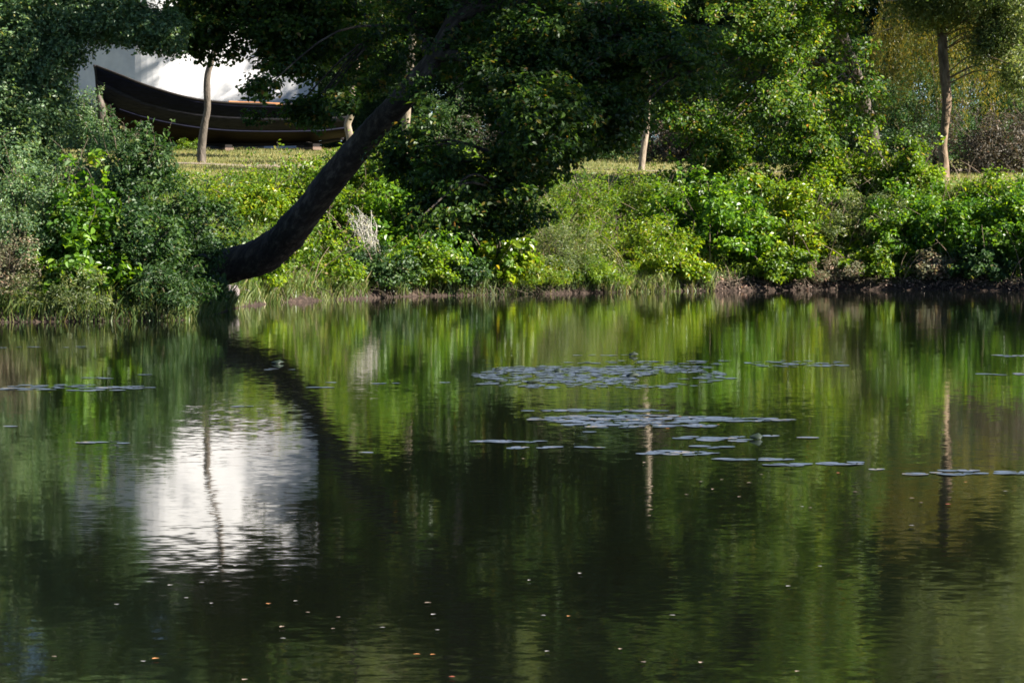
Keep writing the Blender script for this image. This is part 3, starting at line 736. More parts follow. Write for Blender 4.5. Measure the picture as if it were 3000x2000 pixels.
B = 'riverbank shrubs'
S = [
    # name, label, px, s, w, h, mat, kwargs
    ('shrub', 'fine grey green bush at the foot of the tall fine leaved tree', 60, 2.2, 2.0, 2.1, 'grey', dict(n=120, per=70, r=.24, L=.05, asp=.5, kind=4, spires=10)),
    ('shrub', 'grey green bush with pale shoots behind the glossy broad leaved bush', 190, 3.8, 1.7, 1.9, 'grey', dict(n=90, per=60, r=.24, L=.055, asp=.5, kind=4, spires=8)),
    ('broadleaf_bush', 'glossy bright green bush with big leaves leaning towards the shaded bank', 205, 1.35, 1.25, 1.75, 'gloss', dict(n=80, per=26, r=.24, L=.125, asp=.66, spires=8, lean=.06)),
    ('shrub', 'pale dry bush with pinkish leaves low at the water edge', 20, .75, 1.1, .95, 'pale', dict(n=60, per=50, r=.2, L=.05, asp=.4, kind=4, spires=6)),
    ('shrub', 'low grassy green herbs beside the pale dry bush at the water', 170, .45, 1.3, .6, 'silver', dict(n=60, per=50, r=.18, L=.07, asp=.28, kind=4)),
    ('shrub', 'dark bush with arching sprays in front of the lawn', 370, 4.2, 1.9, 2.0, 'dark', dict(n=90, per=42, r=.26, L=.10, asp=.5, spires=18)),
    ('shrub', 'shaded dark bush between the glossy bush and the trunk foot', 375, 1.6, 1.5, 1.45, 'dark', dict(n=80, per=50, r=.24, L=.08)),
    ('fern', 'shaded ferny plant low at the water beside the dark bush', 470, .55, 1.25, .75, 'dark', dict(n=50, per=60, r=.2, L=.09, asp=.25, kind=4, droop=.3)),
    ('ivy', 'ivy and brambles swathing the foot of the leaning oak', 560, 2.6, 1.6, 1.25, 'dark', dict(n=80, per=50, r=.24, L=.075, asp=.7, spires=6)),
    ('ivy', 'low ivy tumbling to the grey rock below the leaning trunk', 610, 1.1, 1.0, .7, 'dark', dict(n=50, per=50, r=.2, L=.07, asp=.7)),
    ('ivy', 'dark leafy ivy hiding where the leaning trunk leaves the bank', 540, 61.8, 1.0, 1.15, 'dark', dict(n=80, per=50, r=.22, L=.075, asp=.7, spires=6)),
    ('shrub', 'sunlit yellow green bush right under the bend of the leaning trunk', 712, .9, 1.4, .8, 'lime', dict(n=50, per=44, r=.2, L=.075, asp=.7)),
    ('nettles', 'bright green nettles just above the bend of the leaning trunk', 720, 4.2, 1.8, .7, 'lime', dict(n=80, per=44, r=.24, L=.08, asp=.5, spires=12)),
    ('nettles', 'fresh nettles on the bank top past the slim grey trunk', 850, 6.0, 1.9, .4, 'fresh', dict(n=70, per=44, r=.24, L=.08, asp=.5, spires=12)),
    ('shrub', 'green bush seen between the leaning trunk and the pale hanging vine', 950, 3.6, 1.9, 1.5, 'fresh', dict(n=90, per=50, r=.26, L=.09, spires=6)),
    ('shrub', 'low green bush at the water below the leaning trunk', 900, 1.2, 1.7, .95, 'fresh', dict(n=60, per=46, r=.24, L=.08)),
    ('shrub', 'glossy bush close beside the pale hanging vine', 1190, 2.2, 1.9, 1.7, 'gloss', dict(n=90, per=44, r=.27, L=.11, spires=5)),
    ('shrub', 'grassy nettle clump high on the bank behind the pale hanging vine', 1080, 6.0, 2.0, 1.1, 'fresh', dict(n=70, per=44, r=.26, L=.09, asp=.45, spires=10)),
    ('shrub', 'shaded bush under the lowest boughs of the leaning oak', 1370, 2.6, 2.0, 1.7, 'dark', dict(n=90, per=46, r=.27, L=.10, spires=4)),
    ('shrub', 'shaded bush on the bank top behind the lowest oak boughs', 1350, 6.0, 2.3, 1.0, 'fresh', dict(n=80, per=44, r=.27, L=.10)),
    ('sapling', 'yellow green sapling drooping to the water below the lowest oak boughs', 1455, .8, 1.1, 1.35, 'lime', dict(n=38, per=26, r=.2, L=.13, asp=.75, droop=.4, lean=.1)),
    ('shrub', 'fine grey green herbs by the water beside the drooping yellow green sapling', 1620, 1.0, 1.9, 1.05, 'silver', dict(n=90, per=60, r=.22, L=.06, asp=.35, kind=4, spires=8)),
    ('shrub', 'pale herbs with brown stems up the bank from the yellow green sapling', 1640, 3.4, 2.1, 1.1, 'fresh', dict(n=90, per=56, r=.24, L=.075, asp=.35, kind=4, spires=14)),
    ('nettles', 'light green nettle bed on the slope below the thin pale trunk', 1830, 4.6, 2.6, .85, 'fresh', dict(n=120, per=54, r=.25, L=.08, asp=.4, kind=4, spires=24)),
    ('shrub', 'light green bush by the water where the bare earth strip begins', 1880, 1.2, 2.0, 1.25, 'lime', dict(n=90, per=54, r=.24, L=.075, asp=.45, kind=4, spires=10)),
    ('broadleaf_bush', 'bright glossy bush with a dark hollow under it beside the bare earth', 2090, 2.3, 2.4, 1.75, 'gloss', dict(n=110, per=44, r=.28, L=.115, spires=10)),
    ('shrub', 'leafy green bush on the bank top below the bushy oak', 2130, 5.4, 2.6, .85, 'fresh', dict(n=110, per=46, r=.28, L=.10, spires=14)),
    ('shrub', 'yellow green bush in the middle of the sunny slope', 2330, 2.2, 1.9, 1.6, 'lime', dict(n=90, per=50, r=.26, L=.095, spires=10)),
    ('shrub', 'bushy green growth around the foot of the short thick oak trunk', 2440, 5.4, 2.6, 1.15, 'fresh', dict(n=110, per=46, r=.28, L=.10, spires=14)),
    ('shrub', 'pale green willowy bush between the yellow green and dark glossy ones', 2500, 1.9, 2.1, 1.5, 'silver', dict(n=100, per=60, r=.25, L=.08, asp=.35, kind=4, spires=10)),
    ('broadleaf_bush', 'dark glossy bush on the slope below the slim lit trunk', 2720, 2.6, 2.5, 1.55, 'gloss', dict(n=110, per=44, r=.28, L=.105, spires=6)),
    ('shrub', 'leafy tall shoots beside the foot of the slim lit trunk', 2660, 5.2, 1.6, 1.45, 'fresh', dict(n=70, per=44, r=.26, L=.10, spires=12)),
    ('shrub', 'dark glossy bush overhanging the bare earth at the end of the bank', 2930, 2.4, 2.3, 1.5, 'gloss', dict(n=110, per=44, r=.28, L=.10, spires=5)),
    ('shrub', 'low pale leaved bush at the water under the dark glossy bush', 2735, .75, .8, .6, 'pale', dict(n=36, per=34, r=.18, L=.085, asp=.6)),
    ('shrub', 'green bush at the bank top beyond the slim lit trunk', 2960, 5.2, 2.4, .55, 'fresh', dict(n=100, per=46, r=.27, L=.09, spires=8)),
    ('shrub', 'low leafy fringe at the water straight below the pale hanging vine', 1090, .5, 1.6, .7, 'dark', dict(n=50, per=50, r=.22, L=.08, droop=.2)),
    ('shrub', 'low bright fringe at the water below the glossy bush by the vine', 1230, .5, 1.5, .75, 'fresh', dict(n=50, per=50, r=.22, L=.09, droop=.2)),
    ('shrub', 'low shaded fringe at the water under the lowest oak boughs', 1340, .5, 1.3, .6, 'dark', dict(n=44, per=50, r=.2, L=.08, droop=.2)),
    ('shrub', 'grassy fringe trailing in the water next to the drooping sapling', 1560, .3, 1.3, .55, 'lime', dict(n=44, per=60, r=.2, L=.10, asp=.2, kind=4, droop=.25)),
    ('shrub', 'grassy fringe trailing in the water under the pale herbs', 1720, .3, 1.5, .6, 'fresh', dict(n=50, per=60, r=.2, L=.10, asp=.2, kind=4, droop=.25)),
    ('shrub', 'small leafy plant overhanging the water at the end of the bare earth', 1990, .4, 1.0, .7, 'lime', dict(n=34, per=50, r=.2, L=.09)),
    ('shrub', 'small green plant over the bare earth under the yellow green bush', 2290, .55, 1.2, .65, 'fresh', dict(n=38, per=50, r=.2, L=.09, droop=.2)),
    ('shrub', 'pale grassy tuft over the bare earth by the willowy bush', 2440, .5, 1.2, .55, 'pale', dict(n=34, per=50, r=.2, L=.10, asp=.25, kind=4, droop=.25)),
    ('shrub', 'green fringe over the bare earth under the willowy bush', 2560, .7, 1.4, .7, 'fresh', dict(n=44, per=50, r=.2, L=.09, droop=.2)),
    ('shrub', 'small leafy plant over the bare earth at the very end of the bank', 2880, .7, 1.3, .65, 'dark', dict(n=40, per=50, r=.2, L=.09, droop=.2)),
    ('shrub', 'green bank bush past the dark glossy bush at the end of the bank', 3200, 2.6, 2.6, 1.7, 'gloss', dict(n=90, per=44, r=.28, L=.10)),
]
for k, (nm, lab, px, s, w, h, mt, kw) in enumerate(S):
    kw['L'] = kw.get('L', .09) * 1.18
    shrub(nm, lab, {'broadleaf_bush': 'bush', 'nettles': 'plant', 'fern': 'plant', 'ivy': 'plant', 'sapling': 'plant'}.get(nm, 'bush'), (spot(px, max(s * .62, .12) if s < 3 else s - .7) if s < 30 else onground(px, s)), w, h, ML[mt], 200 + k, group=B, **kw)

G2 = 'undergrowth at the edge of the wood'
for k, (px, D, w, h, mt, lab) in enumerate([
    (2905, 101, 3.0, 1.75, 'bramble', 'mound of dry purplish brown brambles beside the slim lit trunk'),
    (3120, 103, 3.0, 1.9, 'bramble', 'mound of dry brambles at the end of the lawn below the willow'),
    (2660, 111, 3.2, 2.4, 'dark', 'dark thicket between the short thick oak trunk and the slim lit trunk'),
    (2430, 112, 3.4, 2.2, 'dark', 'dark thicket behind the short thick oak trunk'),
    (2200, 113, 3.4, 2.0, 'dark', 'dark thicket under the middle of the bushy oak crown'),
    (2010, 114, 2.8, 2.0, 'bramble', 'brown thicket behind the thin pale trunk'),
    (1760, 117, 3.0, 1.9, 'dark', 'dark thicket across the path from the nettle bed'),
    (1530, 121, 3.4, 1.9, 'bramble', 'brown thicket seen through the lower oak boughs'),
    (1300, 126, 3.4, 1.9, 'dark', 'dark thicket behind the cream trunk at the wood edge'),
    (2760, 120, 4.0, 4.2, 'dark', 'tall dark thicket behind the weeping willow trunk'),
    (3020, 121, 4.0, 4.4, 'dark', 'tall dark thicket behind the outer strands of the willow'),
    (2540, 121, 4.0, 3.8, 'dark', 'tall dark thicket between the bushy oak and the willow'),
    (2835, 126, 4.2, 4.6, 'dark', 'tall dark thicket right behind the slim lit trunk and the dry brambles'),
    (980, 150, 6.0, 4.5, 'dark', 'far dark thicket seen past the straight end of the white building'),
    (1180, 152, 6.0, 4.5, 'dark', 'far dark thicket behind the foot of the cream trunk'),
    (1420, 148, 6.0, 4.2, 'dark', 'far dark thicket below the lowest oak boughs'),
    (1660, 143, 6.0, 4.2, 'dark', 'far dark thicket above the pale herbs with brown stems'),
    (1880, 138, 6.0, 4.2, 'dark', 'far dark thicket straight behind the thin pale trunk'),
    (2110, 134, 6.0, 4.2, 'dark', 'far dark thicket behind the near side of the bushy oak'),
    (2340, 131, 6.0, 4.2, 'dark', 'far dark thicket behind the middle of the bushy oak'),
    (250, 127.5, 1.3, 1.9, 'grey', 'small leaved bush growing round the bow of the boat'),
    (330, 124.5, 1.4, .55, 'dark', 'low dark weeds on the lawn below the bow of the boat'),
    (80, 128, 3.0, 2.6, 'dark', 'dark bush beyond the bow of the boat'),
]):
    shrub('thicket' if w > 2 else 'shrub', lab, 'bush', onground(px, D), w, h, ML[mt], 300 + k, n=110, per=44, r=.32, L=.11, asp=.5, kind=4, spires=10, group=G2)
shrub('weed', 'little green weeds by the wooden block under the boat', 'plant', onground(555, 128.5), .9, .45, ML['fresh'], 330, n=24, per=26, r=.14, L=.1, asp=.4, kind=4, group=G2)

# pale dead vine hanging down the bank
rng = np.random.default_rng(77)
vb = spot(1075, 1.0)
vn = empty('hanging_vine', vb, 'pale dry vine hanging in a white curtain down the bank', 'plant', B)
sm, lm = MB(), MB()
for k in range(30):
    top = W(1045 + rng.normal() * 26, 650 + rng.normal() * 24, vb[1] - .1) + [0, rng.normal() * .15, 0]
    bot = W(1078 + rng.normal() * 17, rng.uniform(720, 850), vb[1] - 1.0)
    mid = (top + bot) / 2 + [rng.normal() * .06 + .07, -.25, .18]
    pts = catmull([top, mid, bot], 8)
    tube(sm, pts, [.007, .006, .004], 4, 1, .02, k, smoothed=False)
    m = 26
    P = pts[rng.integers(0, len(pts), m)] + rng.normal(size=(m, 3)) * .035
    leaves(lm, P, unit(rng.normal(size=(m, 3)) + [.3, -.5, .4]), rng.uniform(.03, .07, m), .022, rng, np.full(m, rng.random()), 4, .5)
sm.build('stems', plain_mat('dry vine stem', (.30, .28, .24), (.5, .47, .42), 20., .8), vn, True)
lm.build('foliage', leaf_mat('dry vine leaf', [(0, (.32, .33, .26)), (.7, (.48, .47, .40)), (1, (.34, .34, .08))], (1.2, 1.2, 1.1), .3, .5, .4), vn)

# ground cover: nobody could count it
def scatter(n, xr, yr, cond, rng):
    x = rng.uniform(*xr, n); y = rng.uniform(*yr, n)
    s = shore_sd(x, y)
    k = cond(x, y, s)
    return x[k], y[k], s[k]


rng = np.random.default_rng(91)
x, y, s = scatter(420000, (-12.5, 17), (57, 98), lambda x, y, s: (s > np.where(x > 4.2, .35, .05)) & (s < 6.6), rng)
x, y, s = x[:90000], y[:90000], s[:90000]
P = np.stack([x, y, ground_z(x, y) + .05 + rng.random(len(x)) ** 1.5 * .32], 1)
cm = MB(); leaves(cm, P, unit(rng.normal(size=P.shape) * .6 + [0, -.3, .8]), rng.uniform(.05, .11, len(P)), rng.uniform(.03, .06, len(P)), rng, np.clip(.5 + .5 * vnoise(x * 2, y * 2, 4), 0, 1), 4)
tag(cm.build('ground_cover', ML['fresh']), 'low leafy weeds covering the soil of the river bank', 'ground cover', kind='stuff')


def blades(n, x, y, hlo, hhi, wd, rng, mat, name, label):
    z = ground_z(x, y) - .01
    h = rng.uniform(hlo, hhi, len(x))
    a = rng.uniform(0, 6.28, len(x))
    b0 = np.stack([x, y, z], 1)
    sd = np.stack([np.cos(a), np.sin(a), np.zeros_like(a)], 1) * wd
    ln = np.stack([rng.normal(size=len(x)) * .35 * h, rng.normal(size=len(x)) * .35 * h, h], 1)
    v = np.stack([b0 - sd, b0 + sd, b0 + ln * [.45, .45, .6] + sd * .8, b0 + ln, b0 + ln * [.45, .45, .6] - sd * .8], 1)
    i = np.arange(len(x))[:, None] * 5
    mb = MB()
    mb.add(v.reshape(-1, 3), i + np.array([0, 1, 2, 3, 4]), rng.random(len(x)), np.clip(.5 + .6 * vnoise(x * .9, y * .9, 14), 0, 1))
    return tag(mb.build(name, mat), label, 'grass', kind='stuff')


x, y, s = scatter(200000, (-19, 18), (66, 136), lambda x, y, s: (s > 5.8) & (np.abs(y - (103 + .9 * np.sin(x * .16 + 1.2) + x * .16)) > .4), rng)
blades(0, x[:110000], y[:110000], .04, .13, .010, rng, ML['grass'], 'lawn_grass', 'short dry lawn grass between the trees and the boat')
x, y, s = scatter(300000, (-12, 17), (57, 98), lambda x, y, s: (s > np.where(x > 4.2, .3, .02)) & (s < 5.6) & (rng.random(len(x)) < .25 + .9 * (np.abs(x - 2.6) < 1.9) + .1 * (s > 6)), rng)
x2, y2, s2 = scatter(400000, (-12, 5), (57, 90), lambda x, y, s: (s > -.05) & (s < .45) & (vnoise(x * 1.5, y * 1.5, 61) > -.25), rng)
x, y = np.concatenate([x[:60000], x2[:9000]]), np.concatenate([y[:60000], y2[:9000]])
blades(0, x, y, .14, .46, .009, rng, ML['sedge'], 'bank_grass', 'long green grass growing among the bank shrubs')
x, y, s = scatter(200000, (-12, 17), (57, 90), lambda x, y, s: (s > .0) & (s < .45) & (x > 3.8), rng)
x, y = x[:3500], y[:3500]
P = np.stack([x, y, ground_z(x, y) + .015 + rng.random(len(x)) * .05], 1)
cm = MB(); leaves(cm, P, unit(rng.normal(size=P.shape) * .7 + [0, -.5, .8]), rng.uniform(.04, .10, len(P)), rng.uniform(.03, .06, len(P)), rng, rng.random(len(P)), 4)
tag(cm.build('leaf_litter', ML['litter']), 'dead brown leaves and bits along the bare earth at the water edge', 'leaf litter', kind='stuff')

# bare roots hanging from the undercut bank
rm = MB()
for k in range(260):
    x0 = rng.uniform(-5, 15)
    
    yb = np.interp(x0, SH[:, 0], SH[:, 1])
    a = np.array([x0, yb + rng.uniform(.15, .45), rng.uniform(.15, .36)])
    b = np.array([x0 + rng.normal() * .25, yb + rng.uniform(-.12, .1), rng.uniform(-.04, .05)])
    tube(rm, [a, (a + b) / 2 + [rng.normal() * .08, -.08, .06], b], [.014, .011, .006], 4, 3, .05, k)
tag(rm.build('tree_roots', TWIG, None, True), 'thin bare roots trailing from the undercut bank into the water', 'roots', kind='stuff')


# dry stalks sticking out of the growth
dm = MB()
for k in range(420):
    x0 = rng.uniform(-5, 13.5)
    s0 = rng.uniform(.2, 5.5)
    yb = np.interp(x0, SH[:, 0], SH[:, 1]) + s0
    z0 = gz(x0, yb)
    h_ = rng.uniform(.5, 1.5)
    lean = np.array([rng.normal() * .35, rng.normal() * .25 - .25, 1]) * h_
    a = np.array([x0, yb, z0 - .03])
    tube(dm, [a, a + lean * .5 + [0, 0, .06], a + lean * [1.25, 1.25, .9]], [.008, .006, .003], 4, 3, .03, k)
tag(dm.build('dry_stalks', plain_mat('dry stalk', (.16, .11, .075), (.34, .26, .19), 12., .8), None, True), 'thin dry brown stalks standing among the bank plants', 'dry stalks', kind='stuff')


# rock below the trunk
def rock(label, c, sz, seed):
    r = np.random.default_rng(seed)
    import bmesh
    bm = bmesh.new()
    bmesh.ops.create_icosphere(bm, subdivisions=4, radius=1)
    pl = unit(r.normal(size=(9, 3))); dd = r.uniform(.55, .95, 9)
    for v in bm.verts:
        p = np.array(v.co)
        for q, k in zip(pl, dd):
            e = p @ q - k
            if e > 0: p = p - q * e * .92
        p = p * (1 + .03 * math.sin(p[0] * 9 + p[2] * 7) + .02 * math.sin(p[1] * 17 + p[0] * 13))
        v.co = Vector(p * np.array(sz))
    me = bpy.data.meshes.new('rock'); bm.to_mesh(me); bm.free()
    o = link('rock', me, ROCK); o.location = Vector([float(v) for v in c]); o.rotation_euler[2] = r.uniform(0, 3)
    return tag(o, label, 'rock', 'rocks under the leaning oak')


ROCK = plain_mat('pinkish grey rock', (.16, .135, .13), (.36, .31, .30), 5.0, .85, .6, .3, dist=.04)
c = spot(655, .25); rock('pinkish grey rock slab at the water below the leaning trunk', c + [0, 0, .02], (.52, .40, .24), 4)
c = spot(705, .2); rock('smaller pale rock beside the grey slab under the yellow green bush', c, (.26, .22, .13), 5)

# ------------------------------------------------------------------ the boat on the lawn
BD = 131.0


def u2(px, py, off=0.0):
    D = BD + (px - 640) / F * BD * math.tan(math.radians(20))
    return W(px, py, D) - off * np.array([math.sin(math.radians(20)), -math.cos(math.radians(20)), 0])


g0 = gz((640 - 1500) / F * BD, BD)
boat = empty('wooden_boat', (W(640, 400, BD)[0], BD, g0), 'dark wooden boat with raised bow laid up on blocks on the lawn', 'boat')
pxs_ = np.array([282, 300, 340, 400, 470, 550, 640, 740, 840, 920, 985, 1010.])
BK = math.tan(math.radians(20))
BDI = BD + (pxs_ - 640) / F * BD * BK
BN = np.array([math.sin(math.radians(20)), -math.cos(math.radians(20)), 0])


def hullpts(py, off):
    """points of the hull lines, off metres out from the keel plane (minus is the side towards the river)"""
    p = np.stack([(pxs_ - 1500) / F * BDI, BDI, CAMZ - (np.asarray(py) - 650) / F * BDI], 1)
    return p - np.asarray(off)[:, None] * BN


def curve(xs, ys): return np.interp(pxs_, xs, ys)
gun = curve([282, 340, 400, 470, 550, 600, 740, 900, 1010], [196, 224, 252, 277, 297, 305, 311, 313, 306])
mid_ = curve([282, 340, 400, 470, 550, 640, 740, 900, 1010], [232, 268, 300, 320, 334, 342, 346, 347, 338])
low_ = curve([282, 300, 340, 400, 470, 550, 640, 740, 900, 1010], [262, 290, 322, 344, 362, 376, 385, 388, 387, 374])
keel = curve([282, 300, 340, 380, 430, 500, 640, 900, 1010], [272, 322, 374, 402, 414, 418, 419, 417, 402])
half = curve([282, 300, 340, 400, 470, 550, 740, 900, 1010], [.03, .22, .62, 1.0, 1.28, 1.42, 1.5, 1.4, 1.05])


def strip(rows_a, rows_b, ha, hb, name, mat, sub=1, bulge=0.0):
    """both sides of a hull strake between two lines, 5 rows of planking"""
    mb = MB()
    for sgn in (-1, 1):
        V = []
        rows = 0
        for k in range(4):      # clinker planks: the lower edge of each stands proud of the next
            for t, ex in ((k / 4, 0.0), ((k + 1) / 4, .022), ((k + 1) / 4, 0.0)):
                py = rows_a * (1 - t) + rows_b * t
                h = ha * (1 - t) + hb * t + bulge * math.sin(math.pi * t) + ex
                V.append(hullpts(py + (.6 if ex else 0), sgn * h)); rows += 1
        V = np.concatenate(V); m = len(pxs_)
        i = (np.arange(rows - 1)[:, None] * m + np.arange(m - 1)[None, :]).ravel()
        f = np.stack([i, i + 1, i + m + 1, i + m], 1)
        if sgn > 0: f = f[:, ::-1]
        mb.add(V, f)
    # stern
    return mb


def planks(name, c1, c2, rough=.6):
    return plain_mat(name, c1, c2, 7.0, max(rough, .75), .35, .12, (.4, 1, 2.5), .02)


MN = planks('navy tarred planks', (.003, .0035, .008), (.008, .009, .024))
MG = planks('weathered grey planks', (.011, .011, .014), (.026, .025, .032), .8)
MR = planks('dark red brown bottom', (.006, .004, .004), (.013, .008, .007))
MO = planks('orange brown timber', (.24, .10, .045), (.42, .20, .09))
MK = planks('black timber', (.012, .010, .010), (.03, .026, .024))
strip(gun, mid_, half, half * .97, '', None, bulge=.03).build('upper_strake', MN, boat, True)
strip(mid_ , low_, half * .97 - .02, half * .86, '', None, bulge=.05).build('lower_strake', MG, boat, True)
strip(low_, keel, half * .86 - .015, half * .06 + .04, '', None, bulge=.22).build('bottom', MR, boat, True)
mb = MB()
for sgn in (-1, 1):   # rubbing strakes between the planks and along the gunwale
    p = hullpts(gun - 2, sgn * (half + .02))
    tube(mb, p, [.045] * 4, 6, 3, 0, 1)
mb.build('gunwale', MK, boat, True)
mb = MB()
for sgn in (-1, 1):
    p = hullpts(low_, sgn * (half * .86 + .02))[2:]
    tube(mb, p, [.03] * 4, 6, 3, 0, 1)
mb.build('rubbing_strake', MN, boat, True)
mb = MB()
tube(mb, [u2(276, 190), u2(282, 215), u2(288, 270), u2(302, 322), u2(342, 376), u2(384, 405), u2(440, 418), u2(640, 423), u2(900, 421), u2(1005, 406)], [.05, .07, .08, .08, .08, .08, .07, .07, .07, .06], 8, 4, 0, 1)
mb.build('keel', MK, boat, True)
mb = MB()   # deck and transom close the hull
zz = CAMZ - (gun + 14 - 650) / F * BD
xx = (pxs_ - 1500) / F * BD
V = np.concatenate([hullpts(gun + 14, -half * .97), hullpts(gun + 14, half * .97)]); m = len(xx)
i = np.arange(m - 1)
mb.add(V, np.stack([i, i + 1, i + m + 1, i + m], 1))
mb.build('deck', planks('grey deck planks', (.12, .10, .08), (.22, .19, .16)), boat)
mb = MB()
k = -1
ring = np.array([hullpts(q_, h_)[k] for q_, h_ in ((gun, -half), (mid_, -half * .95), (low_, -half * .85), (keel, half * 0), (low_, half * .85), (mid_, half * .95), (gun, half))])
mb.add(ring, np.arange(7)[None, :])
mb.build('transom', MN, boat)


def beam(mb, a, b, w, h):
    a = np.array(a, float); b = np.array(b, float)
    t = unit(b - a); s = unit(np.cross(t, [0, 0, 1])); u = np.cross(s, t)
    v = []
    bev = .12 * min(w, h)
    prof = [(-w / 2 + bev, -h / 2), (w / 2 - bev, -h / 2), (w / 2, -h / 2 + bev), (w / 2, h / 2 - bev), (w / 2 - bev, h / 2), (-w / 2 + bev, h / 2), (-w / 2, h / 2 - bev), (-w / 2, -h / 2 + bev)]
    for p in (a, b):
        for q in prof: v.append(p + s * q[0] + u * q[1])
    n0 = mb.n
    mb.add(v, [[k, (k + 1) % 8, 8 + (k + 1) % 8, 8 + k] for k in range(8)])
    mb.f.append(np.array([list(range(7, -1, -1)), list(range(8, 16))], np.int32) + n0)
    mb.a.append(np.full(2, .5, np.float32)); mb.b.append(np.full(2, .5, np.float32))


# a loose orange plank lying along the gunwale is part of the boat's rail
mb = MB(); beam(mb, u2(640, 303, -1.46), u2(795, 309, -1.5), .10, .09); mb.build('rail', MO, boat)
for px, lab in ((420, 'dark timber block under the bow end of the boat'), (645, 'pinkish timber block under the middle of the boat'), (900, 'timber block under the stern end of the boat')):
    bd = BD + (px - 640) / F * BD * BK
    bx = (px - 1500) / F * bd
    zt = CAMZ - (424 - 650) / F * bd - .03
    t = empty('support_block', (bx, bd, gz(bx, bd)), lab, 'block', 'blocks under the boat')
    z0 = gz(bx, bd) - .05
    hh = max((zt - z0) / 2, .12)
    mb = MB(); beam(mb, (bx + .46, bd - 1.27, z0 + hh / 2), (bx - .46, bd + 1.27, z0 + hh / 2), .34, hh); mb.build('lower_beam', planks('pinkish timber %d' % px, (.13, .09, .07), (.24, .17, .135)), t)
    mb = MB(); beam(mb, (bx + .42, bd - 1.08, z0 + hh * 1.5 + .004), (bx - .36, bd + 1.08, z0 + hh * 1.5 + .004), .28, hh); mb.build('upper_beam', MK, t)
# old pale post by the bow
p0 = onground(296, 127.5)
mb = MB(); tube(mb, [p0 - [0, 0, .2], W(298, 345, 127.5), W(296, 310, 127.5), W(290, 282, 127.5)], [.13, .14, .15, .10], 10, 5, .10, 9)
tag(mb.build('old_post', BARKM, None, True), 'weathered stump of a post standing by the boat bow', 'post')


# ------------------------------------------------------------------ the white building with a rounded end
HD = 139.0
x1 = (908 - 1500) / F * HD; xs = (500 - 1500) / F * HD; x0 = (250 - 1500) / F * HD
hz = gz(x0, HD) - .3
htop = CAMZ + (650 + 65) / F * HD
a = np.linspace(0, np.pi / 2, 24)
rx, ry = xs - x0, 5.0
ang = math.radians(20); x1 = xs + (x1 - xs) / math.cos(ang) * (1 + .035)
front = [(x1, HD)] + [(xs - rx * math.sin(t), HD + ry * (1 - math.cos(t))) for t in a]
plan = front + [(x0, HD + 9.0), (x1, HD + 9.0)]
plan = [(xs + (p[0] - xs) * math.cos(ang) - (p[1] - HD) * math.sin(ang), HD + (p[0] - xs) * math.sin(ang) + (p[1] - HD) * math.cos(ang)) for p in plan]
house = empty('white_building', ((x0 + x1) / 2, HD + 4, hz), 'white rendered building with a rounded end behind the dark boat', 'building')


def prism(plan, z0, z1):
    mb = MB(); n = len(plan)
    v = [(p[0], p[1], z0) for p in plan] + [(p[0], p[1], z1) for p in plan]
    mb.add(v, [[k, (k + 1) % n, n + (k + 1) % n, n + k] for k in range(n)])
    mb.f.append(np.array([list(range(2 * n - 1, n - 1, -1))], np.int32)); mb.a.append(np.full(1, .5, np.float32)); mb.b.append(np.full(1, .5, np.float32))
    return mb


def offset(plan, d):
    c = np.mean(np.array(plan), 0)
    o = []
    for p in plan:
        v = np.array(p) - c
        o.append(tuple(np.array(p) + np.sign(v) * d * np.array([.7, 1])))
    return o


MWALL = plain_mat('white render', (.42, .42, .43), (.55, .548, .55), 1.4, .85, .12, .2, dist=.01)
prism(plan[::-1], hz, htop).build('wall', MWALL, house)
prism(offset(plan, .18)[::-1], htop + .003, htop + .28).build('roof', plain_mat('grey roof edge', (.10, .10, .11), (.17, .17, .18), 3.), house)
prism(offset(plan, .025)[::-1], hz, hz + .75).build('plinth', plain_mat('grey plinth', (.05, .048, .045), (.09, .085, .08), 3.), house)  # plinth coloured dark to stand for the shade beneath the boat

# ------------------------------------------------------------------ lily pads
rng = np.random.default_rng(123)


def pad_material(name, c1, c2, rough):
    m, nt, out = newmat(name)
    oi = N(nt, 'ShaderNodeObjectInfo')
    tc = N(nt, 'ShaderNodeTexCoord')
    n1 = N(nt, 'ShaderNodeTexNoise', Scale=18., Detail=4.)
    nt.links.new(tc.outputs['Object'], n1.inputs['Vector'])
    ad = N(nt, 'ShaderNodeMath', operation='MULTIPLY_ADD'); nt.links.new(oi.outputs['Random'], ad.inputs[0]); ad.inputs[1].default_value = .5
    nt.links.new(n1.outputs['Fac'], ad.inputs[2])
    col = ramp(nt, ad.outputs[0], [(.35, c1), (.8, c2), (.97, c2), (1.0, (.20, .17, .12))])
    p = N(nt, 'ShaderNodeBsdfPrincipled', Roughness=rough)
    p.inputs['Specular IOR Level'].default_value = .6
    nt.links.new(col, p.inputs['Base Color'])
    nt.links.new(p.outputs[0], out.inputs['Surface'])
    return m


PAD = pad_material('lily pad', (.032, .052, .060), (.080, .10, .135), .42)  # the blue sheen of reflected sky is put into the pad colour


def pad_geo(r, seed):
    q = np.random.default_rng(seed)
    n = 18
    a = np.linspace(.18, 2 * np.pi - .18, n)
    ph = q.uniform(0, 6.28, 3)
    ring = lambda k: np.stack([np.cos(a) * r * k * (1 + .05 * np.sin(3 * a + ph[0])), np.sin(a) * r * k * (1 + .05 * np.sin(2 * a + ph[1])), 1e-3 + .0016 * k * k * (.5 + .5 * np.sin(2 * a + ph[2])) + .0012 * k * k], 1)
    V = np.concatenate([[[r * .12, 0, 1e-3]], ring(.55), ring(1.)])
    T = [[0, 1 + k, 2 + k] for k in range(n - 1)]
    Q = [[1 + k, 1 + n + k, 2 + n + k, 2 + k] for k in range(n - 1)]
    return V, np.array(T), np.array(Q)


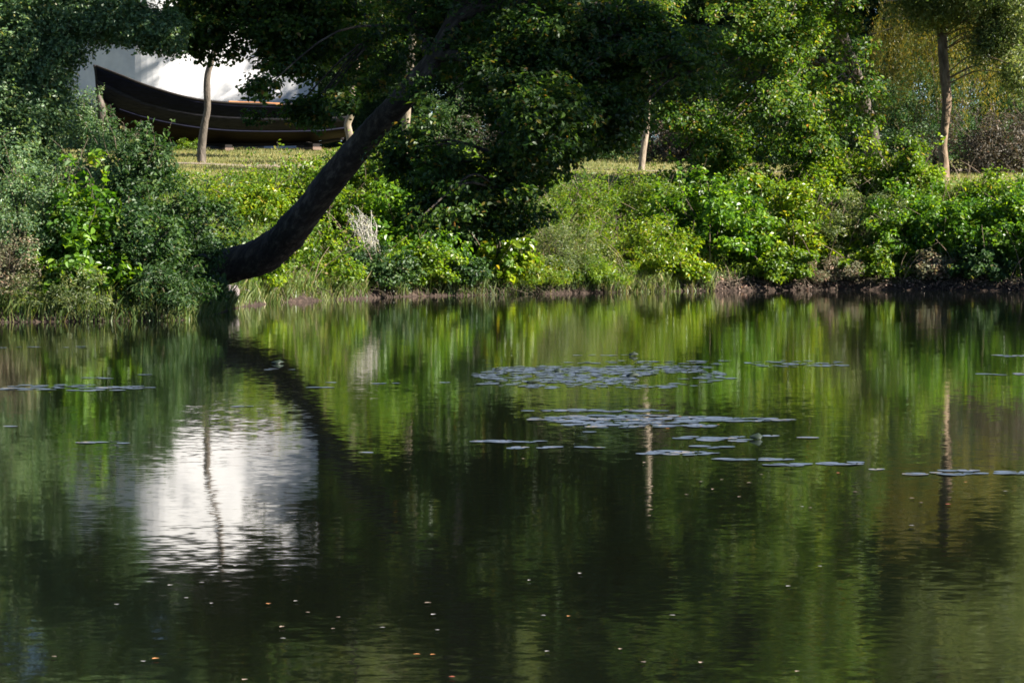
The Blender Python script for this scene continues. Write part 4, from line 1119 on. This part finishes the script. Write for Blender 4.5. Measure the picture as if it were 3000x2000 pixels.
pad_meshes = []
for k in range(6):
    V, T, Q = pad_geo(.11, 500 + k)
    mb = MB(); n0 = mb.n; mb.add(V, T); mb.f.append(Q.astype(np.int32)); mb.a.append(np.full(len(Q), .5, np.float32)); mb.b.append(np.full(len(Q), .5, np.float32))
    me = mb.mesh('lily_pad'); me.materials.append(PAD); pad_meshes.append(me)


def patch_points(strips):
    """lines of pads: (px0, px1, py, half height in px, count)"""
    out_ = []
    for a_, b_, py, hh, n in strips:
        for k in range(n):
            t = rng.beta(1.3, 1.3)
            px = a_ + (b_ - a_) * t
            w_ = math.sqrt(max(1 - (2 * t - 1) ** 2, .05))
            y_ = py + hh * w_ * rng.uniform(-1, 1)
            D = 17000.0 / (y_ - 650)
            x_ = (px - 1500) / F * D
            if float(vnoise(x_ * 4.5, D * 2.2, 71)) + .5 * float(vnoise(x_ * 11, D * 5, 72)) > -.42: out_.append((x_, D))
    # drop pads that would pile up on one another
    ok = []
    for p in out_:
        if all((p[0] - q[0]) ** 2 + (p[1] - q[1]) ** 2 > (.075) ** 2 for q in ok): ok.append(p)
    return ok


big = patch_points([(1390, 1900, 1098, 24, 420), (1600, 2150, 1104, 26, 420), (1450, 1760, 1082, 10, 120), (1750, 2080, 1078, 8, 90), (1280, 1900, 1122, 6, 50), (1500, 2050, 1132, 7, 60), (1650, 2500, 1062, 6, 60), (1690, 1850, 1041, 2, 12), (2200, 2490, 1070, 5, 26)])
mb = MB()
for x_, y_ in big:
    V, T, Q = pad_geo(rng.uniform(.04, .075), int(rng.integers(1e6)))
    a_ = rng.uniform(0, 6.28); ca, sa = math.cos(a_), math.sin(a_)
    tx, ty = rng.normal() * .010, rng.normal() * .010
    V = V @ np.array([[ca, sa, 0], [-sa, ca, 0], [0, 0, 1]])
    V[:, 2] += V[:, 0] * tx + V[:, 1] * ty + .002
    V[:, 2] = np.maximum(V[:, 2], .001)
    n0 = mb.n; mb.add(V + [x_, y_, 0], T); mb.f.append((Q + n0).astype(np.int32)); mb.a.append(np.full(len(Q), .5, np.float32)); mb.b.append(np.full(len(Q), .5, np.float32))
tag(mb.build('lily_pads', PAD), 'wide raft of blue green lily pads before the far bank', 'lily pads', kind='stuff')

pad_sets = [
    ('lily pad in the bright patch nearest the middle of the water', 'lily pads in the bright middle patch',
     [(1530, 2110, 1203, 3, 46), (1560, 2150, 1228, 13, 150), (1650, 2110, 1246, 8, 60), (2050, 2330, 1230, 5, 26)]),
    ('lily pad in the thin blue streaks trailing from the bright patch', 'lily pads in the trailing streaks',
     [(1960, 2375, 1284, 9, 46), (1720, 1960, 1266, 3, 14), (1395, 1600, 1293, 3, 14), (1480, 1650, 1312, 3, 8), (1655, 1760, 1311, 2, 6), (1880, 2090, 1327, 7, 22), (1990, 2140, 1310, 3, 10), (2110, 2310, 1346, 3, 14), (2255, 2365, 1361, 3, 8),
      (2400, 2540, 1358, 4, 12), (2560, 2615, 1374, 2, 4)]),
    ('lily pad in the short streaks in front of the slim trunk reflection', 'lily pads before the slim trunk reflection',
     [(2665, 2880, 1388, 4, 18), (2770, 2850, 1380, 3, 6), (2880, 3030, 1385, 5, 12), (2870, 3020, 1043, 3, 9), (2880, 3020, 1096, 3, 8)]),
    ('lily pad in the grey raft before the bank of grey green bushes', 'lily pads before the grey green bushes',
     [(-40, 450, 1136, 9, 60), (0, 330, 1018, 3, 12), (150, 420, 1108, 2, 6), (230, 425, 1297, 3, 9), (-20, 40, 1250, 2, 2)]),
    ('single lily pad adrift on the open water near the mirrored leaning trunk', 'lone lily pads near the mirrored trunk',
     [(885, 965, 1135, 1, 4), (945, 990, 1121, 1, 2), (1055, 1100, 1326, 1, 2), (1085, 1165, 1123, 1, 4), (740, 860, 1082, 2, 3), (670, 740, 1190, 1, 2), (420, 440, 1098, 1, 1)]),
]
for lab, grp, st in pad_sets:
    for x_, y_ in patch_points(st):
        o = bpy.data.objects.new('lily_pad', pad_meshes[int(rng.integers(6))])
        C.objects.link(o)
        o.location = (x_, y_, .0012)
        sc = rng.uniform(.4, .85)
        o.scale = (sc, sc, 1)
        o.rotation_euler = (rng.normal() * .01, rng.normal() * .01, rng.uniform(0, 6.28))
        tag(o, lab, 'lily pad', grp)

# curled leaves standing out of the rafts
def curled(px, py, w, h, label, seed):
    q = np.random.default_rng(seed)
    D = 17000.0 / (py - 650); x_ = (px - 1500) / F * D
    mb = MB(); n, m = 9, 7
    V = []
    for i in range(m):
        t = i / (m - 1)
        for j in range(n):
            u = j / (n - 1) * 2 - 1
            wd = w * (.5 * math.sin(math.pi * (t * .8 + .2)) + .05)
            V.append((u * wd + .25 * w * t * q.choice([1]), .5 * w * (u * u) * (1 - t * .3) + t * .06, h * (t ** .8) * (1 - .25 * u * u) + .004))
    i = (np.arange(m - 1)[:, None] * n + np.arange(n - 1)[None, :]).ravel()
    mb.add(np.array(V), np.stack([i, i + 1, i + n + 1, i + n], 1))
    o = mb.build('curled_lily_leaf', PADD, None, True)
    o.location = (x_, D, .0); o.rotation_euler[2] = q.uniform(-.9, .9)
    tag(o, label, 'lily leaf', 'curled lily leaves standing out of the water')


PADD = plain_mat('dark curled lily leaf', (.006, .012, .008), (.016, .026, .014), 15., .6)
for k, (px, py, w, h, lab) in enumerate([
    (1845, 1043, .17, .07, 'dark curled leaf alone on the thin line of pads above the big raft'),
    (1641, 1092, .14, .07, 'dark curled leaf standing in the middle of the big raft of pads'),
    (1842, 1106, .20, .08, 'larger dark curled leaf towards the slim trunk end of the big raft'),
    (1450, 1085, .14, .05, 'small brown curled leaf at the drooping sapling end of the big raft'),
    (1548, 1121, .20, .035, 'low reddish brown curled leaf at the near edge of the big raft'),
    (1450, 1122, .15, .05, 'dark green curled leaf at the near corner of the big raft'),
    (2226, 1287, .16, .06, 'dark curled leaf in the streaks past the bright pad patch'),
    (814, 1066, .20, .06, 'dark curled leaf alone beside the mirrored leaning trunk'),
]):
    curled(px, py, w * .7, h * .75, lab, 600 + k)

# fallen leaves adrift
LF = [(2230, 1392, 'p'), (2052, 1414, 'p'), (2115, 1407, 'p'), (2195, 1417, 'p'), (2089, 1436, 'p'), (2166, 1457, 'p'), (2011, 1451, 'p'), (2672, 1462, 'p'), (2697, 1476, 'p'), (2778, 1480, 'r'), (2829, 1414, 'o'), (2505, 1443, 'p'),
      (2350, 1486, 'g'), (2373, 1490, 'p'), (2456, 1387, 'r'), (2402, 1661, 'g'), (2054, 1945, 'p'), (2336, 1970, 'p'), (1253, 1769, 'p'), (1270, 1803, 'g'), (1281, 1848, 'g'), (1120, 1841, 'g'), (1591, 1807, 'g'), (1666, 1808, 'o'), (1551, 1703, 'g'),
      (1700, 1683, 'g'), (1603, 1911, 'g'), (1818, 1905, 'p'), (1884, 1944, 'p'), (1221, 1921, 'o'), (1268, 1921, 'o'), (1324, 1987, 'r'), (1970, 1805, 'g'), (1534, 1346, 'p'), (1890, 1358, 'p'), (591, 1710, 'g'), (499, 1717, 'g'), (545, 1754, 'g'), (341, 1774, 'g'),
      (786, 1772, 'o'), (867, 1764, 'g'), (901, 1797, 'p'), (827, 1840, 'p'), (976, 1844, 'p'), (990, 1812, 'p'), (829, 1874, 'g'), (158, 1927, 'p'), (419, 1941, 'g'), (456, 1933, 'o'), (717, 1994, 'p'), (643, 1661, 'g'), (2105, 1245, 'o'), (1955, 1258, 'o'), (2055, 1250, 'o'), (1990, 1222, 'o'),
      (2670, 1543, 'g'), (2945, 1441, 'g'), (2310, 1720, 'g'), (690, 1660, 'g'), (620, 1770, 'g')]
LFM = {'p': plain_mat('pale fallen leaf', (.15, .115, .08), (.28, .225, .18), 20., .55), 'o': plain_mat('orange fallen leaf', (.30, .13, .04), (.46, .22, .09), 20., .55),
       'r': plain_mat('reddish fallen leaf', (.30, .085, .05), (.46, .16, .10), 20., .55), 'g': plain_mat('greyish fallen leaf', (.17, .165, .15), (.30, .29, .28), 20., .5)}
LFW = {'p': 'pale', 'o': 'orange', 'r': 'reddish', 'g': 'greyish'}
for k, (px, py, cc) in enumerate(LF):
    D = 17000.0 / (py - 650); x_ = (px - 1500) / F * D
    if px < 1080: where = 'dark water under the mirrored white wall'
    elif py < 1300 and 1900 < px: where = 'bright patch of lily pads'
    elif py < 1500 and px < 2000: where = 'water just under the lily pad streaks'
    elif px > 2440: where = 'water near the mirrored slim trunk'
    elif py < 1500: where = 'water between the pad streaks and the mirrored oak'
    elif px < 1450: where = 'shaded water under the mirrored oak trunk top'
    else: where = 'near water below the mirrored leafy oak'
    mb = MB(); n, m = 5, 8
    q = np.random.default_rng(700 + k)
    L = q.uniform(.03, .05) * .72 * (D / 17) ** .5; V = []
    cu = q.uniform(.1, .45)
    for i in range(m):
        t = i / (m - 1)
        wd = L * .36 * math.sin(math.pi * min(max(t, .04), .97)) ** .8 * (1 + .22 * math.sin(t * 19))
        for j in range(n):
            u = j / (n - 1) * 2 - 1
            V.append(((t - .5) * L, u * wd, .004 + cu * abs(u) * wd + .6 * cu * L * (t - .5) ** 2))
    i = (np.arange(m - 1)[:, None] * n + np.arange(n - 1)[None, :]).ravel()
    mb.add(np.array(V), np.stack([i, i + 1, i + n + 1, i + n], 1))
    o = mb.build('fallen_leaf', LFM[cc], None, True)
    o.location = (x_, D, .002); o.rotation_euler[2] = q.uniform(0, 6.28)
    tag(o, '%s fallen leaf floating on the %s' % (LFW[cc], where), 'leaf', '%s fallen leaves on the %s' % (LFW[cc], where))

# ------------------------------------------------------------------ light, sky, camera
w = bpy.data.worlds.new('World')
scene.world = w
w.use_nodes = True
nt = w.node_tree
bg = nt.nodes['Background']
sky = nt.nodes.new('ShaderNodeTexSky')
sky.sky_type = 'NISHITA'
sky.sun_disc = False
sky.sun_elevation = SUN_EL
sky.sun_rotation = math.atan2(SUNV.x, SUNV.y)
sky.air_density = .55; sky.dust_density = .15; sky.ozone_density = 2.0
nt.links.new(sky.outputs[0], bg.inputs['Color'])
bg.inputs['Strength'].default_value = .05
sl = bpy.data.lights.new('sun', 'SUN')
sl.energy = 5.0; sl.angle = math.radians(.5); sl.color = (1, .93, .82)
so = bpy.data.objects.new('sun', sl); C.objects.link(so)
so.rotation_euler = SUNV.to_track_quat('Z', 'Y').to_euler()
so.location = (30, 20, 40)

cd = bpy.data.cameras.new('camera')
cd.sensor_width = 36; cd.lens = 36 * F / 3000
cd.shift_y = -350 / 3000
cd.clip_end = 6000; cd.clip_start = .1
co = bpy.data.objects.new('camera', cd); C.objects.link(co)
co.location = (0, 0, CAMZ); co.rotation_euler = (math.pi / 2, 0, 0)
scene.camera = co
scene.view_settings.view_transform = 'Standard'
scene.view_settings.look = 'None'
scene.view_settings.exposure = 2.05
scene.cycles.max_bounces = 8
scene.cycles.diffuse_bounces = 1
scene.cycles.transmission_bounces = 4
scene.cycles.glossy_bounces = 4
scene.cycles.filter_width = 1.7
scene.cycles.use_denoising = True
scene.cycles.sample_clamp_direct = 5.0
scene.cycles.sample_clamp_indirect = 4.0
